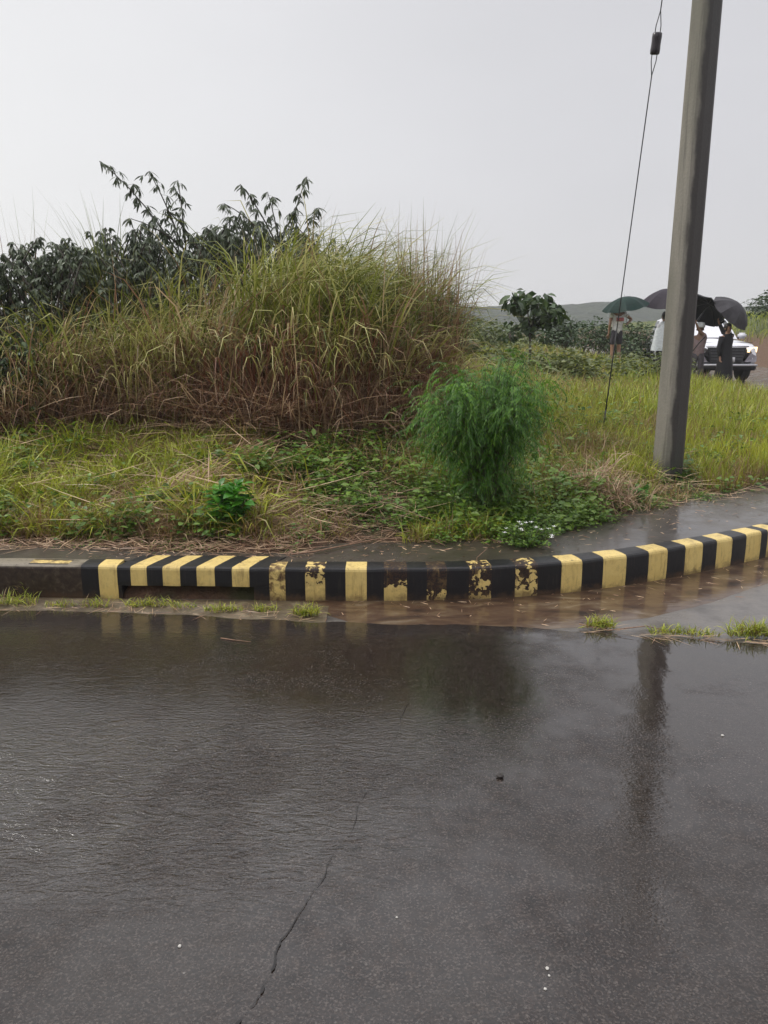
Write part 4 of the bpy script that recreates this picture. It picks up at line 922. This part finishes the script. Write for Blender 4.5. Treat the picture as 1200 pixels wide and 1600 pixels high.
# ------------------------------------------------------------------ concrete pole and guy wire
def mat_pole():
    m = MT('pole_concrete'); p = m.obj(); ge = m.n('ShaderNodeNewGeometry'); s = m.n('ShaderNodeSeparateXYZ'); m.L.new(p, s.inputs[0])
    n1 = m.noise(p, 9, 5, .6, 0, (1, 1, .35)); n2 = m.noise(p, 60, 4); n3 = m.noise(p, 3, 4, .5, 0, (1, 1, .2))
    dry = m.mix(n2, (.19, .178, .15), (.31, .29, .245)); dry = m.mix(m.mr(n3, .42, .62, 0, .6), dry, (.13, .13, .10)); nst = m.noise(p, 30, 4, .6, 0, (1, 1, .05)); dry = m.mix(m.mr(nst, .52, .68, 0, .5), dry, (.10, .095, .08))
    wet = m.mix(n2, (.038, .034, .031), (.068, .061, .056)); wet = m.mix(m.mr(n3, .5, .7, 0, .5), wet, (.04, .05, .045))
    # rain-soaked side with the unlit face's shade painted in, right of a wavering line
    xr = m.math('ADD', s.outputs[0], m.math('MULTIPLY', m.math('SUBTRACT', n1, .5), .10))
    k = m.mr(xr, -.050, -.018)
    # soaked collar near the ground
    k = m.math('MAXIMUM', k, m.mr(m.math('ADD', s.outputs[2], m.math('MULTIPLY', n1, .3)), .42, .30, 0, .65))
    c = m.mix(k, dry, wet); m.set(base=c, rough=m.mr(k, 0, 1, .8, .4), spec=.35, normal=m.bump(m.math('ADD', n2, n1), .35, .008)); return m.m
pb = G(1041, 752); Yp = pb[1]
pole = empty('power_pole', (pb[0], Yp, pb[2] - .02), 0, 'tall tapered concrete power pole with one dark side, rain soaked and shade painted in', 'power pole')
mb = MB(); nseg = 40; rings = []
def prof(r_):
    out = []; ch = .30
    for k in range(4):
        a = math.pi / 4 + k * math.pi / 2
        for s2 in (-1, 1):
            for f in (1, .55):
                aa = a + s2 * (1.0 if (s2 < 0) == (f == 1) else .55) * .40
                rr = r_ * (1.0 if (s2 < 0) == (f == 1) else 1.04); out.append((math.cos(aa) * rr, math.sin(aa) * rr))
    return out
H = 9.3; V = []; Fc = []
n0 = len(prof(1)); rot = R(28)
for i in range(nseg + 1):
    z = H * i / nseg; r_ = (.128 - .0042 * z)
    for x, y in prof(r_): V.append((x * math.cos(rot) - y * math.sin(rot), x * math.sin(rot) + y * math.cos(rot), z))
for i in range(nseg):
    for k in range(n0): Fc.append((i * n0 + k, i * n0 + (k + 1) % n0, (i + 1) * n0 + (k + 1) % n0, (i + 1) * n0 + k))
Fc.append(tuple(range(nseg * n0, nseg * n0 + n0)))
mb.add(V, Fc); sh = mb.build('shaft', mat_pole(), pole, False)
band = MB(); zt = 8.9
for dz in (-.05, .05): band.tube([(math.cos(a) * .105, math.sin(a) * .105, zt + dz) for a in np.linspace(0, 6.2832, 25)], .008, 6, False)
M_gal = simple('galvanised', (.28, .28, .29), .45, .2, metal=.8); M_cable = simple('black_cable', (.02, .02, .022), .5)
band.build('clamp_band', M_gal, pole)
arm = MB(); arm.box((0, -.13, 8.6), (1.8, .09, .11), bev=.01); arm.build('cross_arm', M_gal, pole, False)
for x in (-.8, 0.35, .8):
    ins = MB(); ins.tube([(x, -.13, 8.655), (x, -.13, 8.70), (x, -.13, 8.72), (x, -.13, 8.76), (x, -.13, 8.78), (x, -.13, 8.83)], [.015, .015, .05, .03, .05, .02], 12); ins.build('insulator', simple('porcelain', (.10, .04, .02), .2), pole)
# guy wire: straight from anchor to pole top
anc = G(940, 688); ptop = Vector((pb[0], Yp, pole.location.z + zt)); a0 = Vector(anc)
u = (ptop - a0)
# choose end so that the wire passes image point (1053,0)
guy = empty('guy_wire', tuple(a0), 0, 'thin dark stay cable with egg insulator running up to the pole top', 'guy wire')
cand = [a0 + u * t for t in np.linspace(0, 1, 400)]
def wire(p0, p1, r_, tw=True):
    mb = MB(); d = p1 - p0; n = max(2, int(d.length / .25)); return mb.tube([p0 + d * (i / n) for i in range(n + 1)], r_, 6)
ins_t = min(np.linspace(0, 1, 2000), key=lambda t: abs(proj(*(a0 + u * t))[1] - 68))
ip = a0 + u * ins_t; un = u.normalized(); sv = un.cross(Vector((0, 1, 0))).normalized()
wire(Vector((0, 0, 0)), ip - un * .24 - a0, .0055).build('lower_strand', M_cable, guy)
wire(ip + un * .24 - a0, u, .005).build('upper_strand', M_cable, guy)
lp = MB()
for sg in (-1, 1):
    lp.tube([ip - un * .26 - a0, ip - un * .14 + sv * sg * .022 - a0, ip - un * .05 + sv * sg * .024 - a0], .0045, 5); lp.tube([ip + un * .26 - a0, ip + un * .14 + sv * sg * .022 - a0, ip + un * .05 + sv * sg * .024 - a0], .0045, 5)
lp.build('loops', M_cable, guy)
eg = MB(); eg.tube([ip + un * q - a0 for q in (-.088, -.08, -.05, -.02, .02, .05, .08, .088)], [.034, .042, .044, .042, .042, .044, .042, .034], 14); eg.build('egg_insulator', simple('dark_porcelain', (.035, .03, .035), .25), guy)
rod = MB(); rod.tube([Vector((0, 0, -.05)), un * .35], .009, 8); rod.build('anchor_rod', M_cable, guy)
wire(a0 * 0 + un * .3, un * 1.2, .0065).build('cable_grip', M_cable, guy)
vn = MB(); vn.tube([un * (.02 * i) + sv * .012 * math.sin(i * .9) for i in range(30)], .003, 4); vn.build('vine', M_stem, guy)

# ------------------------------------------------------------------ people
def skin_mesh(name, verts, edges, radii, mat, parent, sub=2):
    me = bpy.data.meshes.new(name); me.from_pydata([tuple(v) for v in verts], edges, [])
    bm = bmesh.new(); bm.from_mesh(me); lay = bm.verts.layers.skin.verify(); bm.verts.ensure_lookup_table()
    for i, v in enumerate(bm.verts):
        r_ = radii[i]; v[lay].radius = r_ if isinstance(r_, tuple) else (r_, r_); v[lay].use_root = (i == 0)
    bm.to_mesh(me); bm.free()
    o = bpy.data.objects.new(name, me); COL.objects.link(o); md = o.modifiers.new('skin', 'SKIN'); md.use_smooth_shade = True; md.branch_smoothing = .4
    s2 = o.modifiers.new('sub', 'SUBSURF'); s2.levels = s2.render_levels = sub
    dg = bpy.context.evaluated_depsgraph_get(); me2 = bpy.data.meshes.new_from_object(o.evaluated_get(dg)); o.modifiers.clear(); o.data = me2; me2.name = name
    me2.materials.clear(); me2.materials.append(mat); me2.polygons.foreach_set('use_smooth', [True] * len(me2.polygons)); o.parent = parent; return o
M_skin = simple('skin', (.30, .17, .11), .5, .1); M_hair = simple('black_hair', (.012, .010, .010), .5, .3, 60)
def cloth(name, c, **k): return simple(name, c, .8, .15, 14, .4, **k)
def person(px, Y, head, label, hands, top, bottom, dress=None, cap=None, hairlong=False, h=1.65, z=None, shoes=(.03, .03, .03), extra=None, sleeves='short', shorts=False):
    p = atY(px, 560, Y); gzv = gz(p[0], Y) if z is None else z; par = empty('person', (p[0], Y, gzv), head, label, 'person', 'people standing with umbrellas')
    k = h / 1.72; Minv = Matrix.Rotation(-head, 3, 'Z')
    def loc(w): return Minv @ (Vector(w) - Vector(par.location))
    V = []; E = []; Rr = []
    def a(v, r_, par_=None):
        V.append(Vector(v)); Rr.append(r_); 
        if par_ is not None: E.append((par_, len(V) - 1))
        return len(V) - 1
    kk = lambda x, y, z_: (x * k, y * k, z_ * k)
    pel = a(kk(0, 0, .93), (.14 * k, .10 * k)); sp1 = a(kk(0, 0, 1.10), (.12 * k, .09 * k), pel); ch = a(kk(0, -.01, 1.32), (.145 * k, .10 * k), sp1); nb = a(kk(0, -.005, 1.47), .06 * k, ch)
    nk = a(kk(0, .01, 1.53), .05 * k, nb); hd = a(kk(0, .02, 1.60), (.072 * k, .085 * k), nk); hd2 = a(kk(0, .015, 1.66), (.078 * k, .092 * k), hd); hd3 = a(kk(0, .01, 1.715), (.05 * k, .06 * k), hd2)
    nose = a(kk(0, .115, 1.60), .010 * k, hd)
    for sg in (-1, 1):
        hp = a(kk(.085 * sg, 0, .88), .088 * k, pel); kn = a(kk(.095 * sg, .02, .49), .056 * k, hp); cf = a(kk(.098 * sg, -.01, .33), .052 * k, kn); an = a(kk(.10 * sg, -.02, .09), .036 * k, cf); to = a(kk(.115 * sg, .13, .035), .032 * k, an)
    arms = []
    for sg, hw in zip((-1, 1), hands):
        shd = a(kk(.175 * sg, 0, 1.41), .055 * k, ch); S_ = V[shd]
        hl = loc(hw) if hw is not None else Vector(kk(.22 * sg, .04, .80))
        dv = hl - S_; L1, L2 = .29 * k, .26 * k; D_ = min(dv.length, (L1 + L2) * .985); hl = S_ + dv.normalized() * D_
        a_ = (L1 * L1 - L2 * L2 + D_ * D_) / (2 * D_); hh = math.sqrt(max(0, L1 * L1 - a_ * a_)); dn = dv.normalized()
        bend = Vector((.35 * sg, -.35, -1)); bend = (bend - dn * bend.dot(dn)).normalized(); el = S_ + dn * a_ + bend * hh
        e_ = a(el, .040 * k, shd); wv = hl - el; w_ = a(el + wv * .92, .026 * k, e_); pm = a(hl + wv.normalized() * .045, (.034, .02), w_)
        fw = wv.normalized(); s3 = fw.cross(Vector((0, 0, 1))); s3 = s3.normalized() if s3.length > .1 else Vector((1, 0, 0)); curl = s3.cross(fw).normalized()
        for fi, (off, ln) in enumerate(((-.024, .07), (-.008, .08), (.008, .078), (.024, .06))):
            b0 = V[pm] + s3 * off + fw * .03; f1 = a(b0, .009, pm); f2 = a(b0 + fw * ln * .5 + curl * .01, .0085, f1); f3 = a(b0 + fw * ln * .75 + curl * .035, .007, f2)
        t1 = a(V[pm] + s3 * -.04 + fw * .0, .010, pm); t2 = a(V[pm] + s3 * -.055 + fw * .035 + curl * .02, .0085, t1)
        arms.append((S_, el, el + wv * .9))
    skin_mesh('body', V, E, Rr, M_skin, par, 1)
    for sg in (-1, 1):
        bm_ = MB(); bm_.tube([kk(.032 * sg, .098, 1.625), kk(.032 * sg, .108, 1.625)], [.011, .006], 8); bm_.build('eye', M_hair, par)
        e2 = MB(); e2.tube([kk(.080 * sg, .005, 1.585), kk(.092 * sg, -.005, 1.605), kk(.084 * sg, -.01, 1.635)], [.010, .014, .010], 6); e2.build('ear', M_skin, par)
    mo = MB(); mo.tube([kk(-.025, .098, 1.562), kk(0, .104, 1.560), kk(.025, .098, 1.562)], [.004, .007, .004], 6); mo.build('mouth', simple('lips', (.22, .07, .06), .5), par)
    # hair cap
    hb = bmesh.new(); bmesh.ops.create_uvsphere(hb, u_segments=16, v_segments=10, radius=1)
    for v in hb.verts: v.co = Vector((v.co.x * .100 * k, v.co.y * .112 * k - .012 * k, v.co.z * .115 * k + 1.655 * k))
    dl = [v for v in hb.verts if v.co.y > .045 * k and v.co.z < 1.69 * k or v.co.z < 1.56 * k]; bmesh.ops.delete(hb, geom=dl, context='VERTS')
    me = bpy.data.meshes.new('hair'); hb.to_mesh(me); hb.free(); me.materials.append(M_hair); me.polygons.foreach_set('use_smooth', [True] * len(me.polygons)); ho = bpy.data.objects.new('hair', me); COL.objects.link(ho); ho.parent = par
    if top is not None:
        Vs = [Vector(kk(0, 0, .80)), Vector(kk(0, 0, 1.08)), Vector(kk(0, -.01, 1.32)), Vector(kk(0, -.005, 1.45))]; Es = [(0, 1), (1, 2), (2, 3)]; Rs = [(.185 * k, .145 * k), (.17 * k, .13 * k), (.17 * k, .125 * k), (.085 * k, .07 * k)]
        for S_, el, wr in arms:
            Vs += [S_, (S_ + el) / 2 if sleeves == 'short' else el]; i = len(Vs); Es += [(2, i - 2), (i - 2, i - 1)]; Rs += [.073 * k, .058 * k]
            if sleeves != 'short': Vs.append(wr); Es.append((i - 1, i)); Rs.append(.04 * k)
        skin_mesh('shirt', Vs, Es, Rs, top, par, 1)
    if bottom is not None:
        Vs = [Vector(kk(0, 0, 1.08)), Vector(kk(0, 0, .95))]; Es = [(0, 1)]; Rs = [(.15 * k, .11 * k), (.165 * k, .125 * k)]
        for sg in (-1, 1):
            i = len(Vs); Vs += [Vector(kk(.085 * sg, 0, .86)), Vector(kk(.095 * sg, .02, .55 if shorts else .49))]; Es += [(1, i), (i, i + 1)]; Rs += [.105 * k, .085 * k]
            if not shorts: Vs += [Vector(kk(.1 * sg, -.015, .10))]; Es.append((i + 1, i + 2)); Rs.append(.06 * k)
        skin_mesh('shorts' if shorts else 'trousers', Vs, Es, Rs, bottom, par, 1)
    if dress is not None:
        d = MB(); zs = [.10, .4, .7, .95, 1.10, 1.32, 1.43, 1.48]; rx = [.27, .24, .21, .18, .155, .18, .15, .06]; ry = [.24, .21, .18, .15, .125, .14, .10, .06]; n = 24; Vv = []
        for i, z_ in enumerate(zs):
            for q in range(n):
                a_ = q / n * 6.2832; wv = 1 + .05 * math.sin(a_ * 7 + i) * (i < 4); Vv.append(kk(math.cos(a_) * rx[i] * wv, math.sin(a_) * ry[i] * wv, z_))
        d.add(Vv, [(i * n + q, i * n + (q + 1) % n, (i + 1) * n + (q + 1) % n, (i + 1) * n + q) for i in range(len(zs) - 1) for q in range(n)]); d.build('dress', dress, par)
        for S_, el, wr in arms:
            s4 = MB(); s4.tube([S_, el, wr], [.075 * k, .062 * k, .05 * k], 10); s4.build('sleeve', dress, par)
    for sg in (-1, 1):
        s5 = MB(); s5.box(Vector(kk(.108 * sg, .055, .04)), (.085 * k, .25 * k, .075 * k), bev=.02); s5.build('shoe', simple('shoe', shoes, .5), par)
    if cap: 
        cb = MB(); cb.tube([kk(0, .01, 1.66), kk(0, .01, 1.72), kk(0, .0, 1.79), kk(0, 0, 1.81)], [.112, .114, .095, .03], 18); co = cb.build('cap', cap, par)
        vz = MB(); vz.box(Vector(kk(0, .14, 1.685)), (.15, .12, .012), bev=.004); vz.build('visor', cap, co)
    if extra: extra(par, kk)
    return par
def umbrella(apex, axis, r_, depth, mat, label, shaft=.78):
    axis = Vector(axis).normalized(); par = bpy.data.objects.new('umbrella', None); COL.objects.link(par)
    base = Vector(apex) - axis * shaft; par.location = base; par.rotation_mode = 'QUATERNION'; par.rotation_quaternion = axis.to_track_quat('Z', 'Y')
    tag(par, label, 'umbrella', 'umbrellas held open in the rain')
    n = 8; rows = 7; sub = 4; V = []; Fc = []; N_ = n * sub
    for j in range(rows + 1):
        t = j / rows
        for q in range(N_):
            a = q / N_ * 2 * math.pi; u_ = (q % sub) / sub; sag = math.sin(u_ * math.pi)
            rr = r_ * t * (1 - .10 * sag * t); z = shaft - depth * (t ** 2.1) - (-.02) * 0 + .035 * sag * t * t * (-1)
            V.append((math.cos(a) * rr, math.sin(a) * rr, z))
    for j in range(rows):
        for q in range(N_): Fc.append((j * N_ + q, j * N_ + (q + 1) % N_, (j + 1) * N_ + (q + 1) % N_, (j + 1) * N_ + q))
    b = MB().add(V, Fc); co = b.build('canopy', mat, par, False)
    md = co.modifiers.new('thick', 'SOLIDIFY'); md.thickness = .004
    MB().tube([(0, 0, .06), (0, 0, shaft + .06)], [.006, .005], 8).build('shaft', M_gal, par)
    MB().tube([(0, 0, .10), (0, 0, -.02), (.012, 0, -.045), (.04, 0, -.05), (.06, 0, -.03)], .013, 8).build('handle', M_cable, par)
    for q in range(n):
        a = q / n * 2 * math.pi; MB().tube([(math.cos(a) * r_ * t, math.sin(a) * r_ * t, shaft - depth * t ** 2.1 - .012) for t in (.02, .3, .6, .85, 1.0)], .003, 4).build('rib', M_gal, par)
    return Vector(par.location) + axis * .05
YP = 20.6
def hazeY(px, py, Y): return Vector(atY(px, py, Y))
# umbrellas first, each hand reaches its handle
fab = lambda n, c: simple(n, tuple(q * .55 for q in c), .6, .2, 8, .15, spec=.2)
ua = umbrella(hazeY(976, 464, YP - .15), (-.20, -.12, 1), .58, .26, fab('green_nylon', (.005, .038, .028)), 'dark green umbrella, leftmost of the four', .72)
ub = umbrella(hazeY(1044, 452, YP + .5), (-.10, -.25, 1), .66, .34, fab('purple_grey_nylon', (.04, .03, .045)), 'purple grey umbrella half hidden behind the pole', .75)
uc = umbrella(hazeY(1108, 474, YP + .25), (.62, .35, .75), .60, .24, fab('navy_nylon', (.010, .014, .022)), 'black umbrella tilted right, seen from inside beside the pole', .70)
ud = umbrella(hazeY(1156, 476, YP - .35), (.50, -.50, .70), .58, .30, fab('grey_nylon', (.075, .07, .078)), 'charcoal grey umbrella tilted over the dark clothed person', .70)
def print_patch(par, kk):
    mbp = MB(); mbp.box(Vector(kk(0, -.152, 1.25)), (.20, .01, .09), bev=.003); mbp.build('shirt_print', simple('pink_print', (.55, .16, .16), .7), par)
zg = .50
person(961, YP, R(10), 'person in white shirt with pink print, dark shorts and bare legs', (None, ua), cloth('white_shirt', (.82, .81, .82)), cloth('charcoal_shorts', (.05, .045, .055)), h=1.62, z=None, extra=print_patch, shorts=True)
def cape(par, kk):
    d = MB(); zs = [.72, .85, 1.05, 1.25, 1.42, 1.50]; rx = [.34, .32, .29, .26, .20, .08]; ry = [.25, .24, .21, .18, .13, .08]; n = 24; Vv = []
    for i, z_ in enumerate(zs):
        for q in range(n):
            a_ = q / n * 6.2832; wv = 1 + .06 * math.sin(a_ * 6 + i * .3); Vv.append(kk(math.cos(a_) * rx[i] * wv, math.sin(a_) * ry[i] * wv, z_))
    d.add(Vv, [(i * n + q, i * n + (q + 1) % n, (i + 1) * n + (q + 1) % n, (i + 1) * n + q) for i in range(len(zs) - 1) for q in range(n)]); d.build('rain_cape', simple('white_plastic', (.62, .66, .68), .3, .12), par)
person(1034, YP + .5, R(20), 'person in loose white rain cape and dark trousers left of the pole', (None, ub), cloth('pale_shirt', (.5, .5, .52)), cloth('dark_trousers', (.03, .03, .038)), h=1.64, extra=cape)
def bag(par, kk):
    MB().tube([kk(-.15, .115, 1.42), kk(0, .155, 1.25), kk(.15, .13, 1.02)], .012, 6).build('bag_strap', M_cable, par)
person(1090, YP + .2, R(160), 'person in white cap and dusty pink top with shoulder strap', (uc, None), cloth('dusty_pink_top', (.34, .25, .25)), cloth('grey_trousers', (.085, .075, .085)), cap=cloth('white_cap', (.72, .74, .72)), h=1.60, extra=bag, sleeves='short')
person(1133, YP - .3, R(200), 'person in long black dress standing in front of the car', (ud, None), None, None, dress=cloth('black_dress', (.005, .0045, .007)), h=1.62)

# ------------------------------------------------------------------ car
def build_car():
    Yc = 22.0; pc = atY(1134, 560, Yc); par = empty('parked_car', (pc[0], Yc, .0), R(-2), 'white four wheel drive with one headlight on, behind the umbrellas', 'car')
    white = MT('white_car_paint'); white.set(base=(.72, .72, .76), rough=.3, coat=.6, crough=.08); white = white.m
    blk = simple('black_plastic', (.018, .018, .022), .4); chrome = simple('chrome', (.55, .55, .58), .2, .05, metal=1.0); glass = MT('dark_glass').set(base=(.03, .035, .04), rough=.06, coat=.5).m
    # lower body: stations along y (0 front .. 4.7 rear), section half points (x,z)
    st = [(0.00, .72, .46, .92), (.05, .84, .42, 1.00), (.25, .90, .40, 1.06), (.9, .925, .40, 1.12), (1.35, .93, .40, 1.15), (2.4, .935, .38, 1.16), (3.6, .93, .38, 1.16), (4.45, .90, .42, 1.14), (4.68, .84, .48, 1.02)]
    V = []; Fc = []
    for y, w, zb, zt_ in st:
        half = [(0, zb), (w * .8, zb), (w * .97, zb + .08), (w, zb + .30), (w * .985, zt_ - .22), (w * .955, zt_ - .10), (w * .86, zt_ - .03), (w * .5, zt_ + .01), (0, zt_ + .025)]
        ring = half + [(-x, z) for x, z in reversed(half[1:-1])]
        V += [(x, y, z) for x, z in ring]
    n = 16
    for i in range(len(st) - 1):
        for q in range(n): Fc.append((i * n + q, i * n + (q + 1) % n, (i + 1) * n + (q + 1) % n, (i + 1) * n + q))
    Fc += [tuple(range(n)), tuple(reversed(range((len(st) - 1) * n, len(st) * n)))]
    MB().add(V, Fc).build('body', white, par)
    # hood panel lip
    MB().box((0, .30, 1.075), (1.60, .02, .012)).build('hood_seam', blk, par, False)
    # cabin
    cs = [(1.35, .80, 1.14, .76, 1.15), (1.95, .80, 1.14, .66, 1.70), (2.4, .81, 1.14, .65, 1.78), (3.6, .81, 1.14, .65, 1.77), (4.3, .80, 1.14, .66, 1.68), (4.62, .78, 1.12, .72, 1.13)]
    V = []; Fc = []
    for y, wb, zb, wt, zt_ in cs: V += [(-wb, y, zb), (wb, y, zb), (wt, y, zt_), (wt * .6, y, zt_ + .04), (-wt * .6, y, zt_ + .04), (-wt, y, zt_)]
    for i in range(len(cs) - 1):
        for q in range(6): Fc.append((i * 6 + q, i * 6 + (q + 1) % 6, (i + 1) * 6 + (q + 1) % 6, (i + 1) * 6 + q))
    MB().add(V, Fc).build('cabin', white, par, False)
    ws = MB(); ws.add([(-.72, 1.40, 1.20), (.72, 1.40, 1.20), (.62, 1.91, 1.68), (-.62, 1.91, 1.68), (-.72, 1.385, 1.20), (.72, 1.385, 1.20), (.62, 1.895, 1.68), (-.62, 1.895, 1.68)], [(4, 5, 6, 7), (0, 1, 5, 4), (1, 2, 6, 5), (2, 3, 7, 6), (3, 0, 4, 7)]); ws.build('windscreen', glass, par, False)
    for sg in (-1, 1):
        for y0, y1 in ((2.0, 2.85), (2.95, 3.8), (3.9, 4.35)):
            w = MB(); w.add([(sg * .815, y0, 1.20), (sg * .815, y1, 1.20), (sg * .675, y1 - .05, 1.66), (sg * .675, y0 + .1, 1.66)], [(0, 1, 2, 3)]); w.build('side_window', glass, par, False)
        mr_ = MB(); mr_.box((sg * 1.0, 1.55, 1.24), (.24, .12, .17), bev=.04); mo_ = mr_.build('wing_mirror', white, par)
        MB().box((sg * .89, 1.58, 1.18), (.12, .05, .05), bev=.01).build('mirror_arm', blk, mo_)
        hl_ = MB(); x0, x1 = sg * .56, sg * .87
        hl_.add([(x0, -.035, .93), (x1, .10, .96), (x1, .12, .82), (x0, -.04, .82), (x0, .1, .93), (x1, .2, .96), (x1, .2, .82), (x0, .1, .82)], [(0, 1, 2, 3), (4, 5, 1, 0), (5, 6, 2, 1), (6, 7, 3, 2), (7, 4, 0, 3)])
        em = MT('headlight_lit' if sg > 0 else 'headlight_off')
        if sg > 0: em.set(base=(.8, .7, .5), emis=(1.0, .68, .34), emstr=2.2, rough=.2)
        else: em.set(base=(.25, .25, .27), rough=.15, metal=.6)
        ho = hl_.build('headlight', em.m, par, False); ho['label'] = 'warm lit headlight' if sg > 0 else 'unlit headlight'
        fg = MB(); fg.add([(sg * .50, -.045, .56), (sg * .84, .02, .56), (sg * .86, .04, .70), (sg * .66, -.03, .80), (sg * .50, .05, .56), (sg * .84, .1, .56), (sg * .86, .1, .70), (sg * .66, .05, .80)], [(0, 1, 2, 3), (4, 5, 1, 0), (5, 6, 2, 1), (6, 7, 3, 2), (7, 4, 0, 3)]); fg.build('fog_light_surround', simple('silver_paint', (.36, .34, .38), .35, .1), par, False)
        for y in (.85, 3.75):
            t_ = MB(); t_.tube([(sg * .70, y, .38), (sg * .72, y, .38), (sg * .90, y, .38), (sg * .93, y, .38)], [.34, .38, .38, .34], 28); wo_ = t_.build('wheel', simple('tyre_rubber', (.02, .02, .02), .8), par)
            MB().tube([(sg * .925, y, .38), (sg * .94, y, .38)], [.23, .21], 20).build('rim', chrome, wo_)
            ar = MB(); ar.tube([(sg * .925, y + math.cos(a) * .43, .38 + math.sin(a) * .43) for a in np.linspace(0, math.pi, 14)], .035, 6); ar.build('wheel_arch', blk, par)
    gr = MB(); gr.add([(-.52, -.03, .95), (.52, -.03, .95), (.44, -.05, .56), (-.44, -.05, .56), (-.52, .06, .95), (.52, .06, .95), (.44, .06, .56), (-.44, .06, .56)], [(0, 1, 2, 3), (4, 5, 1, 0), (5, 6, 2, 1), (6, 7, 3, 2), (7, 4, 0, 3)]); go = gr.build('grille', blk, par, False)
    for z in (.64, .72, .80, .88): MB().box((0, -.055, z), (.82 + (z - .6) * .3, .012, .012)).build('grille_bar', simple('dark_chrome', (.15, .15, .16), .3), go, False)
    MB().box((0, -.05, .975), (1.15, .05, .035), bev=.01).build('hood_trim', chrome, par)
    bp = MB(); bp.box((0, -.06, .475), (1.70, .12, .055), bev=.02); bp.build('bumper_strip', simple('silver_strip', (.55, .55, .58), .35, .08), par)
    lo_ = MB(); lo_.box((0, .02, .40), (1.66, .16, .14), bev=.03); lo_.build('lower_bumper', blk, par)
    MB().box((0.04, -.075, .62), (.36, .012, .14), bev=.004).build('number_plate', simple('plate', (.65, .65, .66), .5), par)
build_car()

# ------------------------------------------------------------------ haze
hz = MB(); hz.box((0, 243, 4), (920, 630, 26)); m = MT('haze_air'); m.N.remove(m.b); v = m.n('ShaderNodeVolumePrincipled'); v.inputs['Color'].default_value = (.93, .94, .96, 1); v.inputs['Density'].default_value = .0010
m.L.new(v.outputs[0], m.out.inputs['Volume']); ho = hz.build('haze', m.m, None, False); tag(ho, 'pale rain haze over the whole place', 'haze', kind='stuff')
